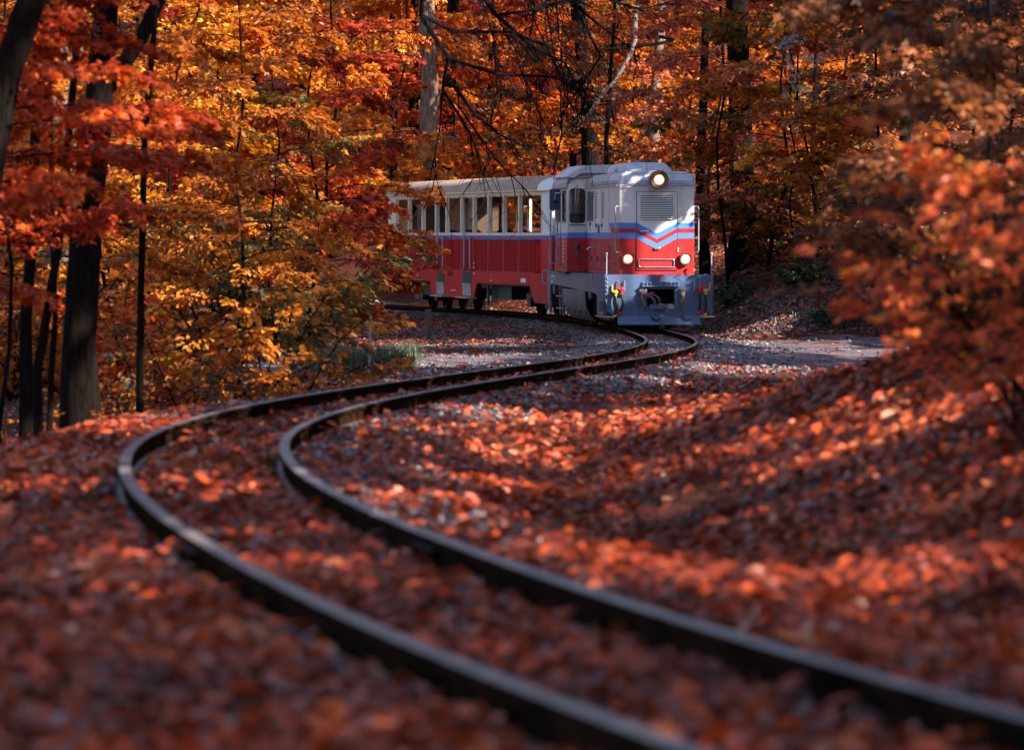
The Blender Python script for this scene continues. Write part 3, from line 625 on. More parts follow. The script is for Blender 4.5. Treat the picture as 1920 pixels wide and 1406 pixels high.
# front and rear walls with two windows each: built as strips round the openings
for (ya, yb, nm) in ((HY1+.001, HY1+.05, 'front_wall'), (CY1-.05, CY1, 'rear_wall')):
    for sx in (-1,1):
        w0, w1 = sx*(CW-.06), sx*(HW+.045); a, b = sorted((w0, w1))
        win = rrect(a, b, 2.155, 2.86, .07)
        X0, X1 = sorted((sx*CW, sx*(HW-.0)))
        n = len(win); out = []
        cxx, czz = (a+b)/2, (2.155+2.86)/2
        for x, z in win:
            dx, dz = x-cxx, z-czz
            tx = ((X1-cxx) if dx>0 else (X0-cxx))/dx if abs(dx)>1e-6 else 1e9
            tz = ((2.97-czz) if dz>0 else (1.935-czz))/dz if abs(dz)>1e-6 else 1e9
            t = min(tx, tz); out.append((cxx+dx*t, czz+dz*t))
        fw = MB().ring(out, win, ya, yb).build(nm, M['white'], cab)
        MB().ring([(cxx+(x-cxx)*1.09, czz+(z-czz)*1.045) for x,z in win], [(cxx+(x-cxx)*.95, czz+(z-czz)*.975) for x,z in win], ya-.012 if nm=='front_wall' else yb, ya-.001 if nm=='front_wall' else yb+.01).build('window_seal', M['rubber'], fw)
        MB().prism([(cxx+(x-cxx)*.99, czz+(z-czz)*.99) for x,z in win], ya+.02, ya+.026).build('window_pane', M['glass'], fw)
    for sx in (-1,1):
        a, b = sorted((sx*CW, sx*(HW-.0)))
        MB().box(a,b,ya,yb,ZB2,ZR).build('blue_band', M['blue'], cab); MB().box(a,b,ya,yb,DECK+.01,ZB2).build('wall_panel', M['red'], cab)
    top = [p for p in cab_arc(CW, ZE, 3.20)]
    MB().prism([(-CW,2.97)]+top[1:-1]+[(CW,2.97)] if False else [(-CW+.03,2.975),(-CW+.06,3.06),(-CW+.15,3.11),(-.92,3.205),(.92,3.205),(CW-.15,3.11),(CW-.06,3.06),(CW-.03,2.975)], ya, yb).build('gable', M['white_side'], cab)
MB().box(-HW,HW,HY1+.001,HY1+.05,ZR,2.97).build('bulkhead', M['dark'], cab)
for sx in (-1,1):
    a, b = sorted((sx*CW, sx*(CW-.05)))
    sw = MB().box(a,b,HY1+.052,CY1-.052,DECK+.01,ZB2).build('side_wall', M['red'], cab)
    MB().box(a,b,HY1+.052,CY1-.052,ZB2,ZR).build('blue_band', M['blue'], cab)
    MB().box(a,b,HY1+.052,CY1-.052,ZR,2.16).build('side_panel', M['white_side'], cab)
    MB().box(a,b,HY1+.052,HY1+.16,2.16,2.9).build('door_post', M['white'], cab); MB().box(a,b,6.62,6.80,2.16,2.9).build('door_post', M['white_side'], cab); MB().box(a,b,CY1-.16,CY1-.052,2.16,2.9).build('door_post', M['white_side'], cab)
    MB().box(a,b,HY1+.052,CY1-.052,2.84,2.97).build('eave_panel', M['white_side'], cab)
    for (y0,y1) in ((HY1+.16,6.62),(6.80,CY1-.16)):
        wf = MB().ring_x([(y0,2.16),(y1,2.16),(y1,2.84),(y0,2.84)], [(y0+.05,2.21),(y1-.05,2.21),(y1-.05,2.79),(y0+.05,2.79)], a+.005, b-.005).build('window_frame', M['brown_wood'], cab)
        MB().box((a+b)/2-.003,(a+b)/2+.003,y0+.05,y1-.05,2.21,2.79).build('window_pane', M['glass'], wf)
    a2, b2 = sorted((sx*(CW+.001), sx*(CW+.006)))
    for yv in (6.85, 7.85): MB().box(a2,b2,yv,yv+.015,1.2,2.15).build('door_seam', M['black'], cab)
    MB().box(a2,b2,HY1+.25,CY1-.1,2.13,2.15).build('rain_strip', M['rail_grey'], cab)
    for i in range(7): MB().box(a2,b2,6.25,6.45,1.30+i*.085,1.345+i*.085).build('number_mark', M['decal'], cab)
    MB().box(*sorted((sx*(CW+.02), sx*(CW-.02))), HY1+.2, 6.9, 1.06, 1.098).build('foot_rail', M['black'], cab)
    for yv in (6.75, 8.06):
        MB().tube([(sx*CW,yv,2.42),(sx*(CW+.075),yv,2.42),(sx*(CW+.085),yv,2.38),(sx*(CW+.085),yv,1.30),(sx*(CW+.075),yv,1.26),(sx*CW,yv,1.26)], .017, 8).build('handrail', M['rail_grey'], cab)
    mr = MB().prism(rrect(*sorted((sx*(CW+.30), sx*(CW+.06))), 2.42, 2.87, .035), 6.35, 6.40).build('mirror', M['mirror'], cab, bevel=.01)
    MB().tube([(sx*CW,6.30,2.78),(sx*(CW+.17),6.30,2.78),(sx*(CW+.18),6.33,2.72),(sx*(CW+.18),6.34,2.62)], .014, 8).build('mirror_arm', M['chrome'], mr)
    MB().lathe_y([(6.31,.03),(6.335,.045),(6.35,.045)], sx*(CW+.18), 2.60, 10).build('mirror_joint', M['black'], mr)
# cab roof, canopy sheets
out = [(-CW-.05,2.90),(-CW-.04,3.0),(-CW+.02,3.10),(-CW+.10,3.135),(-.6,3.15),(0,3.15),(.6,3.15),(CW-.10,3.135),(CW-.02,3.10),(CW+.04,3.0),(CW+.05,2.90)]
inn = [(x*.975, z-.03) for x, z in out]
MB().prism(out+inn[::-1], HY1-.06, CY1+.06).build('cab_roof', M['roof_rusty'], cab, smooth=False)
cn = [(-CW-.02,3.13),(-.86,3.365),(0,3.385),(.86,3.365),(CW+.02,3.13),(CW+.02,3.108),(CW-.14,3.10),(.9,3.2),(-.9,3.2),(-CW+.14,3.10),(-CW-.02,3.108)]
MB().prism(cn, HY1-.12, 6.75).build('roof_canopy', M['roof'], cab, bevel=.005); MB().prism([(x*1.004,z+.008) for x,z in cn], 6.76, CY1+.12).build('roof_canopy', M['roof'], cab, bevel=.005)
# wipers, cab rail, horn
for sx in (-1,1):
    xm = sx*(CW+HW)/2
    MB().tube([(xm-.02,HY1-.03,2.93),(xm-.05,HY1-.045,2.58),(xm-.02,HY1-.04,2.50)], .010, 6).tube([(xm+.04,HY1-.03,2.92),(xm+.0,HY1-.045,2.57)], .009, 6).build('wiper', M['chrome'], cab)
    MB().lathe_y([(HY1-.04,.02),(HY1-.02,.03),(HY1,.03)], xm, 2.935, 10).build('wiper_pivot', M['chrome'], cab)
    MB().tube([(xm-.17,HY1,2.10),(xm-.17,HY1-.05,2.10),(xm+.17,HY1-.05,2.10),(xm+.17,HY1,2.10)], .012, 6).build('handrail', M['mirror'], cab)
    hn = MB().lathe_z([(1.42,.075),(1.425,.07),(1.46,.032),(1.56,.018),(1.60,.018)], xm+.0, HY1-.09, 16).build('horn', M['mirror'], loco, smooth=True)
    MB().lathe_z([(1.60,.03),(1.62,.055),(1.66,.06),(1.70,.04)], xm, HY1-.09, 14).tube([(xm,HY1-.09,1.65),(xm,HY1,1.65)], .025, 8).build('horn_bracket', M['mirror'], hn, smooth=True)
# cab interior
MB().box(-CW+.06,CW-.06,HY1+.06,6.25,DECK+.02,1.95).build('control_desk', M['dark'], cab); MB().box(-CW+.06,CW-.06,HY1+.06,CY1-.06,DECK-.02,DECK+.015).build('cab_floor', M['dark'], cab)
MB().box(-.95,-.5,7.0,7.1,1.2,2.35).box(-.95,-.5,6.6,7.0,1.35,1.5).build('driver_seat', M['dark'], cab)
# rear hood
MB().box(-HW,HW,CY1+.005,9.85,DECK,ZB2).build('rear_hood', M['red'], loco); MB().box(-HW,HW,CY1+.005,9.85,ZR,2.90).build('rear_hood_top', M['white_side'], loco); MB().box(-HW,HW,CY1+.005,9.85,ZB2,ZR).build('blue_band', M['blue'], loco)
MB().prism(capP, CY1+.06, 9.87).build('hood_cap', M['roof_rusty'], loco, bevel=.02)
# brake hoses with red and yellow cocks on the front plate
def hose(x, z, mt, hs, lean):
    vb = MB().lathe_y([(-.11,.02),(-.09,.045),(-.05,.05),(-.002,.035)], x, z, 12).tube([(x-.05,-.07,z+.01),(x+.05,-.07,z+.01)], .026, 8).tube([(x,-.07,z+.05),(x,-.075,z-.075)], .028, 8).build('brake_cock', M[mt], loco, smooth=True)
    MB().tube([(x+hs*.03,-.085,z),(x+hs*.075,-.10,z+.03),(x+hs*.075,-.10,z+.16)], [.014,.017,.016], 8).build('cock_handle', M[mt], vb)
    MB().tube([(x,-.075,z-.07),(x+lean*.1,-.09,z-.15),(x+lean*.35,-.085,z-.28),(x-lean*.05,-.07,z-.40),(x-lean*.35,-.06,z-.46)], .026, 10).build('hose', M['rubber'], vb, smooth=True)
    MB().lathe_y([(-.10,.012),(-.085,.032),(-.04,.032),(-.03,.015)], x-lean*.35, z-.47, 10).tube([(x-lean*.35-.04,-.06,z-.50),(x-lean*.35+.05,-.08,z-.45)], .016, 8).build('hose_coupling', M[mt], vb, smooth=True)
hose(-.885,.745,'yellow',-1,.06); hose(-.765,.80,'redvalve',-1,.10)
hose(.80,.815,'redvalve',1,.05); hose(.925,.775,'yellow',1,.03)
for (xa, zt) in ((-.70,.975),(-.835,.975),(.70,.985),(.815,.985)):
    MB().tube([(xa,-.002,zt),(xa,-.035,zt-.01),(xa,-.035,zt-.20)], .011, 6).build('hose_bracket', M['rail_grey'], loco)
for xa in (-.76,.76): MB().box(xa-.07,xa+.07,-.05,-.002,.69,.71).build('bracket_shelf', M['grey'], loco)
# lettering strokes too small to read on the rear of the sill, yellowed plate below
for i in range(5): MB().box(-1.0895,-1.0862,9.25-i*.17+.02,9.25-i*.17+.12,.945,1.0).build('lettering', M['decal'], loco)
MB().box(-1.0895,-1.0862,9.0,9.35,.82,.90).build('plate', M['decal_yellow'], loco)
MB().lathe_x([(-1.09,.055),(-1.0862,.055)], 8.15, .93, 14).build('hole_shade_disc', M['black'], loco)  # flat black disc paints the shade of a hole in the sill

# ------------------------------------------------------------------ open coach
CT = R(16.4)
coach = empty('railway_coach', (1.95, 87.4, float(zc_(87.4))), (.0138, 0, CT))
tag(coach, 'red and cream narrow gauge coach with tall windows behind the locomotive', 'railway coach')
CL, W2 = 14.7, 1.10
posts = [.06,.78,2.62,3.92,5.22,6.52,7.62,9.0,10.0,11.3,12.65,13.95,CL-.06]
PWID = .055
for sx in (-1,1):
    a, b = sorted((sx*W2, sx*(W2-.06)))
    # sill rail, purple band, eave rail
    MB().box(*sorted((sx*(W2+.02), sx*(W2-.07))), .0, CL, 1.885, 1.93).build('window_sill', M['cream'], coach, bevel=.006)
    MB().box(a, b, .0, CL, 1.80, 1.884).build('violet_band', M['purple_band'], coach)
    MB().box(a, b, .0, CL, 2.84, 2.93).build('eave_rail', M['cream'], coach)
    # solid white end panel near the locomotive
    MB().box(a, b, .0, posts[1]-.04, 1.931, 2.839).build('end_panel', M['white'], coach)
    MB().box(a, b, posts[-2]+.04, CL, 1.931, 2.839).build('end_panel', M['cream'], coach)
    for i, y in enumerate(posts[1:-1]):
        MB().box(*sorted((sx*(W2+.012), sx*(W2-.09))), y-.05, y+.05, 1.931, 2.839).build('window_post', M['cream'], coach, bevel=.008)
    for i in range(1, len(posts)-2):
        y0, y1 = posts[i]+.05, posts[i+1]-.05
        wf = MB().ring_x([(y0,1.931),(y1,1.931),(y1,2.839),(y0,2.839)], [(y0+.03,1.955),(y1-.03,1.955),(y1-.03,2.81),(y0+.03,2.81)], *sorted((sx*(W2-.04), sx*(W2-.065)))).build('window_frame', M['cream'] if i % 3 else M['cream'], coach)
        if False:
            zt = 2.81 if i in (1,2) else 2.42
            MB().box(*sorted((sx*(W2-.05), sx*(W2-.055))), y0+.03, y1-.03, 1.955, 2.81).build('window_pane', M['glass'], wf)
    # ribbed red panels between posts
    MB().box(*sorted((sx*(W2-.02), sx*(W2-.06))), posts[1]+.62, CL, 1.03, 1.799).build('side_panel', M['red_gap_shade'], coach)
    MB().box(a, b, .0, posts[1]-.04, 1.03, 1.799).build('end_panel', M['red_coach'], coach)
    for y in posts[1:-1]: MB().box(a, b, y-.045, y+.045, 1.03, 1.799).build('panel_post', M['red_coach'], coach)
    for i in range(1, len(posts)-2):
        y0, y1 = posts[i]+.045, posts[i+1]-.045; nb = int((y1-y0)/.105)
        mb = MB()
        for k in range(nb):
            yy = y0 + (k+.5)*(y1-y0)/nb; MB().box(*sorted((sx*(W2-.004), sx*(W2-.03))), yy-.017, yy+.017, 1.05, 1.78).build('slat', M['red_coach'], coach)
    # lower skirt with bogie cut-outs
    MB().prism_x([(0,1.029),(CL,1.029),(CL,.74),(0,.74)], a, b).build('skirt', M['red_coach'], coach)
    a3, b3 = sorted((sx*(W2-.001), sx*(W2-.05)))
    MB().prism_x([(0,.738),(1.75,.738),(1.35,.34),(0,.34)], a3, b3).build('end_skirt', M['red_coach'], coach, bevel=.004)
    MB().prism_x([(6.2,.738),(10.55,.738),(10.35,.36),(6.5,.36)], a3, b3).build('step_skirt', M['red_coach'], coach, bevel=.004)
    for (y0, y1) in ((6.58,7.56),(9.06,9.96)):
        a4, b4 = sorted((sx*(W2+.002), sx*(W2+.008)))
        st = MB().box(a4, b4, y0+.08, y1-.1, .40, 1.0).build('step_shade_plate', M['dark'], coach)  # dark sheet on the skirt paints the shade of a step opening
        MB().box(*sorted((sx*(W2+.03), sx*(W2+.009))), y0+.08, y1-.1, .68, .72).build('step', M['step_wood'], st)
        MB().box(*sorted((sx*(W2+.011), sx*(W2+.0085))), y0+.10, y1-.12, .42, .67).build('step_riser', M['step_wood'], st)
        MB().box(*sorted((sx*(W2+.16), sx*(W2-.02))), y0-.25, y1+.0, .36, .395).build('step_board', M['step_wood'], st)
        for yy, zt in ((y0-.10,1.83),(y0+.42,2.62)):
            xx = sx*(W2+.10)
            MB().tube([(sx*W2,yy+.12,zt),(xx,yy+.06,zt),(xx,yy,zt-.06),(xx,yy,1.12),(xx,yy+.06,1.06),(sx*W2,yy+.14,1.06)], .021, 8).build('handrail', M['rail_grey'], coach)
    MB().box(*sorted((sx*(W2+.001), sx*(W2+.004))), 2.05, 2.45, .80, .90).build('data_plate', M['decal'], coach)
    for yy, zz in ((6.42,1.2),(6.42,1.1),(6.42,.95),(4.9,.80),(8.15,.52),(8.3,.52),(8.45,.52),(11.7,.86)): MB().box(*sorted((sx*(W2+.001), sx*(W2+.003))), yy, yy+.09, zz, zz+.035).build('lettering', M['decal'], coach)
# ends
for (y0, y1, mt) in ((-.05,-.001,'white'),(CL+.001,CL+.05,'cream')):
    MB().box(-W2,-.45,y0,y1,1.9,2.93).build('end_wall', M[mt], coach); MB().box(.45,W2,y0,y1,1.9,2.93).build('end_wall', M[mt], coach)
    MB().box(-W2,W2,y0,y1,1.0,1.80).build('end_wall', M['red_coach'], coach); MB().box(-W2,W2,y0,y1,1.80,1.9).build('violet_band', M['purple_band'], coach)
    MB().box(-.45,.45,y0,y1,2.7,2.93).build('lintel', M[mt], coach)
    MB().prism([(-W2,1.0),(W2,1.0),(W2,.45),(.9,.34),(-.9,.34),(-W2,.45)], y0, y1).build('buffer_beam', M['red_coach'], coach)
# roof
def arc_roof(w, z0, h, t=0, n=14):
    return [(-w*math.cos(math.pi*i/n) if True else 0, z0 + h*math.sin(math.pi*i/n)**.75) for i in range(n+1)]
ro = arc_roof(W2+.05, 2.915, .40); ri = [(x*.96, 2.915+(z-2.915)*.88) for x, z in ro]
MB().prism(ro+ri[::-1], 1.0, CL+.10).build('roof', M['roof_coach'], coach, smooth=True)
ro2 = [(x*1.004, z+.004) for x, z in ro]
MB().prism(ro2+[(x, z) for x, z in ri[::-1]], -.12, .995).build('roof_end', M['white_side'], coach, smooth=True)
for sx in (-1,1): MB().tube([(sx*(W2+.052),-.1,2.92),(sx*(W2+.052),CL+.08,2.92)], .016, 6).build('rain_gutter', M['cream'], coach)
# floor, inside, seats
MB().box(-W2+.07,W2-.07,0,CL,.93,1.0).build('floor', M['dark'], coach)
MB().box(-W2+.1,W2-.1,.2,CL-.2,.70,.92).build('underframe', M['black'], coach)
MB().box(-.75,.75,4.4,6.1,.36,.70).build('battery_box', M['black'], coach); MB().lathe_x([(-.5,.2),(-.45,.22),(.45,.22),(.5,.2)], 3.6, .50, 18).build('air_tank', M['black'], coach, smooth=True)
MB().box(-.95,-.90,5.75,5.85,.2,.92).build('brake_hanger', M['post'], coach)
MB().box(-W2+.1,-.35,11.32,11.38,1.0,2.88).build('partition', M['brown_wood'], coach); MB().box(.35,W2-.1,11.32,11.38,1.0,2.88).build('partition', M['brown_wood'], coach)
for y in (1.3, 2.75, 4.0, 5.4, 8.2, 10.4, 12.1, 13.3):
    for sx in (-1,1):
        x0, x1 = sorted((sx*.98, sx*.25))
        s = MB().box(x0,x1,y,y+.42,1.36,1.44).build('seat', M['seat'], coach, bevel=.02)
        MB().box(x0,x1,y+.43,y+.49,1.40,1.98).build('seat_back', M['seat'], s, bevel=.02)
        MB().box(x0+.05,x1-.05,y+.1,y+.4,1.0,1.36).build('seat_base', M['dark'], s)
MB().box(-.3,.3,-.45,-.05,.52,.66).build('drawbar', M['black'], coach)
for yb in (2.35, 12.05):
    bg = empty('bogie', (0, yb, 0)); bg.parent = coach
    for sx in (-1,1):
        MB().box(min(sx*.60,sx*.67),max(sx*.60,sx*.67),-1.1,1.1,.36,.54).build('bogie_frame', M['black'], bg)
        for ay in (-.70,.70):
            MB().lathe_x([(sx*.36,.34),(sx*.375,.36),(sx*.395,.345),(sx*.40,.318),(sx*.46,.312),(sx*.465,.25),(sx*.44,.24),(sx*.45,.12),(sx*.50,.10),(sx*.50,.02)], ay, .31, 28).build('wheel', M['rail'], bg, smooth=True)
            MB().box(min(sx*.56,sx*.72),max(sx*.56,sx*.72),ay-.12,ay+.12,.22,.44).build('axle_box', M['black'], bg)
    for ay in (-.70,.70): MB().tube([(-.5,ay,.31),(.5,ay,.31)], .06, 10).build('axle', M['black'], bg)
    MB().box(-.6,.6,-.25,.25,.36,.70).build('bolster', M['black'], bg)
# ------------------------------------------------------------------ passengers, seen as head and shoulders through the windows
CMW = Matrix.Translation(coach.location) @ coach.rotation_euler.to_matrix().to_4x4()
def person(lx, ly, face, mat_c, label, cap=False, lean=0.):
    """seated figure; local origin at the seat, facing -y (towards the front) when face=1"""
    root = empty('person'); root.matrix_world = CMW @ Matrix.Translation((lx, ly, 1.44)) @ Matrix.Rotation(0 if face > 0 else math.pi, 4, 'Z')
    tag(root, label, 'person', 'passengers in the coach')
    J = {'pel':((0,.12,.10),.145),'bel':((0,.14,.26),.135),'che':((0,.13+lean*.3,.44),.155),'nec':((0,.11+lean,.60),.055),
         'sl':((-.17,.12+lean*.8,.53),.07),'el':((-.23,.03+lean,.30),.05),'wl':((-.15,-.17,.24),.035),'hl':((-.11,-.25,.24),.04),
         'sr':((.17,.12+lean*.8,.53),.07),'er':((.23,.03+lean,.30),.05),'wr':((.15,-.17,.24),.035),'hr':((.11,-.25,.24),.04),
         'tl':((-.10,.05,.09),.10),'kl':((-.11,-.34,.07),.075),'al':((-.11,-.36,-.33),.05),'fl':((-.11,-.50,-.38),.04),
         'tr':((.10,.05,.09),.10),'kr':((.11,-.34,.07),.075),'ar':((.11,-.36,-.33),.05),'fr':((.11,-.50,-.38),.04)}
    E_ = [('pel','bel'),('bel','che'),('che','nec'),('che','sl'),('sl','el'),('el','wl'),('wl','hl'),('che','sr'),('sr','er'),('er','wr'),('wr','hr'),('pel','tl'),('tl','kl'),('kl','al'),('al','fl'),('pel','tr'),('tr','kr'),('kr','ar'),('ar','fr')]
    ks = list(J); me = bpy.data.meshes.new('body'); me.from_pydata([J[k][0] for k in ks], [(ks.index(a), ks.index(b)) for a, b in E_], [])
    ob = link('body', me, mat_c, root); sk = ob.modifiers.new('skin', 'SKIN'); sd = me.skin_vertices[0].data
    for i, k in enumerate(ks): sd[i].radius = (J[k][1], J[k][1]*.85); sd[i].use_root = (k == 'pel')
    s2 = ob.modifiers.new('sub', 'SUBSURF'); s2.levels = 1; s2.render_levels = 2
    # head with brow, nose, chin, ears
    bm = bmesh.new(); bmesh.ops.create_uvsphere(bm, u_segments=20, v_segments=14, radius=1)
    for v in bm.verts:
        x, y, z = v.co; v.co = Vector((x*.075*(1-.18*max(0,-z)), y*.095*(1-.12*max(0,-z)), z*.118))
        if y < -.75 and abs(x) < .25 and -.35 < z < .1: v.co.y -= .018
        if abs(x) > .93 and abs(y) < .3: v.co.x *= 1.14
    hm = bpy.data.meshes.new('head'); bm.to_mesh(hm); bm.free()
    for p in hm.polygons: p.use_smooth = True
    h = link('head', hm, M['skin'], root); h.location = (0, .09+lean*1.2, .755)
    bm = bmesh.new(); bmesh.ops.create_uvsphere(bm, u_segments=20, v_segments=12, radius=1)
    bmesh.ops.delete(bm, geom=[v for v in bm.verts if v.co.z < (.1 if v.co.y < -.1 else -.55)], context='VERTS')
    for v in bm.verts: v.co = Vector((v.co.x*.084, v.co.y*.104+.008, v.co.z*.13))
    hm = bpy.data.meshes.new('hair'); bm.to_mesh(hm); bm.free()
    for p in hm.polygons: p.use_smooth = True
    hr = link('hair', hm, M['cap'] if cap else M['hair'], h)
    so = hr.modifiers.new('solid', 'SOLIDIFY'); so.thickness = .012
    MB().tube([(0,.10+lean,.58),(0,.09+lean*1.1,.68)], .05, 12).build('neck', M['skin'], root, smooth=True)
    return root
person(-.62, 12.1, -1, M['cloth'], 'dark haired passenger seated near the far end window of the coach')
person(-.60, 10.4, 1, M['cloth2'], 'passenger in plum top behind the outer door of the coach')
person(-.62, 8.2, 1, M['cloth'], 'large dark clothed passenger between the two coach doors', lean=-.05)
person(.62, 8.2, -1, M['cloth2'], 'passenger in plum seated on the far side between the doors')
person(-.60, 5.4, 1, M['cloth'], 'dark clothed passenger leaning forward beside the inner coach door', lean=-.08)
person(.60, 2.75, -1, M['cloth2'], 'passenger in a white cap by the second window', cap=True)
# ------------------------------------------------------------------ leaves: templates and crown builder
def tmpl_maple():
    pts = [(0,-.05)]; tips = [(-128,.50),(-62,.92),(0,1.12),(62,.92),(128,.50)]; vals = [(-155,.22),(-92,.44),(-30,.52),(30,.52),(92,.44),(155,.22)]
    ring_ = [vals[0]]
    for t, v in zip(tips, vals[1:]): ring_ += [t, v]
    P = [(0,.32,0)]
    for a, r in ring_: P.append((r*math.sin(R(a))*.62, .32+r*math.cos(R(a))*.62, -.16*r*r))
    n = len(ring_); Fc = [(0,i+1,i+2) for i in range(n-1)]
    return np.array(P)*1.0, np.array(Fc)
def tmpl_oval():
    P = [(0,0,0),(.27,.30,.06),(.24,.68,.05),(0,1,-.10),(-.24,.68,.05),(-.27,.30,.06)]
    return np.array(P), np.array([(0,1,2),(0,2,3),(0,3,4),(0,4,5)])
def tmpl_rhomb():
    P = [(0,0,0),(.34,.5,.07),(0,1,-.06),(-.34,.5,.07)]
    return np.array(P), np.array([(0,1,2),(0,2,3)])
def tmpl_curl():
    P = [(0,0,.0),(.30,.22,.10),(.36,.62,.16),(0,1,.06),(-.34,.60,.17),(-.28,.20,.11),(0,.5,-.03)]
    return np.array(P), np.array([(6,0,1),(6,1,2),(6,2,3),(6,3,4),(6,4,5),(6,5,0)])
T_MAPLE, T_OVAL, T_RHOMB, T_CURL = tmpl_maple(), tmpl_oval(), tmpl_rhomb(), tmpl_curl()
def unit(a): return a/np.maximum(np.linalg.norm(a, axis=-1, keepdims=True), 1e-9)
def place_leaves(pos, dirv, nor, size, tone, tmpl):
    """pos,dirv,nor (n,3); size (n,) -> V,F,tone per vertex"""
    P, Fc = tmpl; y = unit(dirv); z = unit(nor - y*np.sum(nor*y,-1,keepdims=True)); x = np.cross(y, z)
    n, k = len(pos), len(P)
    V = pos[:,None,:] + size[:,None,None]*(P[None,:,0:1]*x[:,None,:] + P[None,:,1:2]*y[:,None,:] + P[None,:,2:3]*z[:,None,:])
    Fa = (Fc[None,:,:] + (np.arange(n)*k)[:,None,None]).reshape(-1,3)
    return V.reshape(-1,3), Fa, np.repeat(tone, k, 0)
def spray_leaves(rng, base, out, length, n, size, tmpl, droop=.25, spread=.45, nrm=.45, tilt=.0):
    """sprays: base (s,3), out (s,3) unit, length (s,)"""
    s = len(base)
    out = unit(out); up = np.array([0,0,1.])[None,:] + rng.normal(0,.25,(s,3)); side = unit(np.cross(out, up)); up = np.cross(side, out)
    uu = rng.beta(1.6,1.2,(s,n)); sg = np.where(rng.random((s,n))<.5,-1,1); lat = sg*rng.random((s,n))*(1.05-uu*.75)*spread
    vert = -droop*uu**2 + rng.normal(0,.05,(s,n)); L = length[:,None,None]
    pos = base[:,None,:] + L*(uu[...,None]*out[:,None,:] + lat[...,None]*side[:,None,:] + vert[...,None]*up[:,None,:])
    ang = np.radians(rng.normal(38,22,(s,n)))*sg
    d = np.cos(ang)[...,None]*out[:,None,:] + np.sin(ang)[...,None]*side[:,None,:] + np.array([0,0,-.35-tilt])[None,None,:] + rng.normal(0,.18,(s,n,3))
    nor = up[:,None,:] + rng.normal(0,nrm,(s,n,3))
    sz = size*rng.uniform(.6,1.25,(s,n))
    tone = np.stack([np.repeat(rng.random((s,1)),n,1), rng.random((s,n)), rng.random((s,n))],-1)
    return place_leaves(pos.reshape(-1,3), d.reshape(-1,3), nor.reshape(-1,3), sz.ravel(), tone.reshape(-1,3), tmpl)
class Crown:
    """trunk/limb tubes + sprays of a tree at the origin"""
    def __init__(s, seed): s.rng = np.random.default_rng(seed); s.wood = MB(); s.twig = MB(); s.sp = []
    def trunk(s, pts, r0, r1, n=9):
        k = len(pts); s.wood.tube(pts, [r0+(r1-r0)*(i/(k-1))**.8 + (r0*.35*(1-i/1.2) if i < 1.2 else 0) for i in range(k)], n)
    def limb(s, p, az, el, length, r, nsp, splen, sweep=.5, wood=True, start=.25):
        rng = s.rng; pts = []; d = Vector((math.cos(az)*math.cos(el), math.sin(az)*math.cos(el), math.sin(el))); q = Vector(p); m = 6
        for i in range(m+1):
            pts.append(q.copy()); q = q + d*(length/m)
            d = (d + Vector((rng.normal(0,.10), rng.normal(0,.10), -sweep*.16 + rng.normal(0,.05)))).normalized()
        if wood: s.wood.tube(pts, [r*(1-.85*i/m) for i in range(m+1)], 5, cap=False)
        P = np.array([tuple(v) for v in pts])
        for k in range(nsp):
            t = start + (1-start)*((k+rng.random())/nsp); f = t*m; i = min(int(f), m-1); b = P[i]*(1-(f-i)) + P[i+1]*(f-i); dr = P[i+1]-P[i]; dr /= np.linalg.norm(dr)+1e-9
            a = rng.choice([-1,1])*rng.uniform(.5,1.25) if t < .92 else rng.uniform(-.4,.4)
            o = np.array([dr[0]*math.cos(a)-dr[1]*math.sin(a), dr[0]*math.sin(a)+dr[1]*math.cos(a), rng.normal(-.02,.22)])
            L = splen*rng.uniform(.6,1.2)*(1.1-.45*t)
            s.sp.append((b, o, L)); e = b + o/np.linalg.norm(o)*L*.85
            s.twig.tube([tuple(b), tuple((b+e)/2+np.array([0,0,.03*L])), tuple(e + np.array([0,0,-.10*L]))], [r*.28+.004, .006, .003], 3, cap=False)
    def leaves(s, n, size, tmpl, **kw):
        b = np.array([x[0] for x in s.sp]); o = np.array([x[1] for x in s.sp]); L = np.array([x[2] for x in s.sp])
        V, Fa, T = spray_leaves(s.rng, b, o, L, n, size, tmpl, **kw); return np_mesh('crown', V, Fa, T)
    def meshes(s, n, size, tmpl, **kw):
        def mk(mb, nm):
            me = bpy.data.meshes.new(nm); me.from_pydata(mb.v, [], mb.f)
            for p in me.polygons: p.use_smooth = True
            me.update(); return me
        return mk(s.wood,'trunk'), mk(s.twig,'twigs'), s.leaves(n, size, tmpl, **kw)
def understory(seed, ht, rad, zb, nl, nsp, n, size, tmpl, r0=.042, splen=.9, sweep=.5, **kw):
    c = Crown(seed); g = c.rng; pts = []; x = y = 0.
    for i in range(9):
        pts.append((x, y, ht*i/8)); x += g.normal(0,.13*ht/8); y += g.normal(0,.13*ht/8)
    pts[0] = (0,0,-.25); c.trunk(pts, r0, .012)
    for k in range(nl):
        f = (k+g.random()*.6)/nl; z = zb + (ht*.97-zb)*f; i = min(int(z/ht*8),7); p = pts[i]
        shape = math.sin(math.pi*min(1,(.22+.78*f)))**.7 if f < .75 else (1.05-f)*2.4
        c.limb((p[0],p[1],z), k*2.399+g.normal(0,.35), g.uniform(.05,.45), rad*max(.25,shape)*g.uniform(.75,1.15), r0*.42*(1-.6*f), nsp, splen, sweep)
    return c.meshes(n, size, tmpl, **kw)
def shrub(seed, ht, rad, nstem, nsp, n, size, tmpl, splen=.6, start=.12, **kw):
    c = Crown(seed); g = c.rng
    for k in range(nstem):
        c.limb((g.normal(0,.12),g.normal(0,.12),-.15), k*2.4+g.normal(0,.4), g.uniform(.75,1.4), ht*g.uniform(.7,1.15), .022, nsp, splen, .9, start=start)
    return c.meshes(n, size, tmpl, **kw)
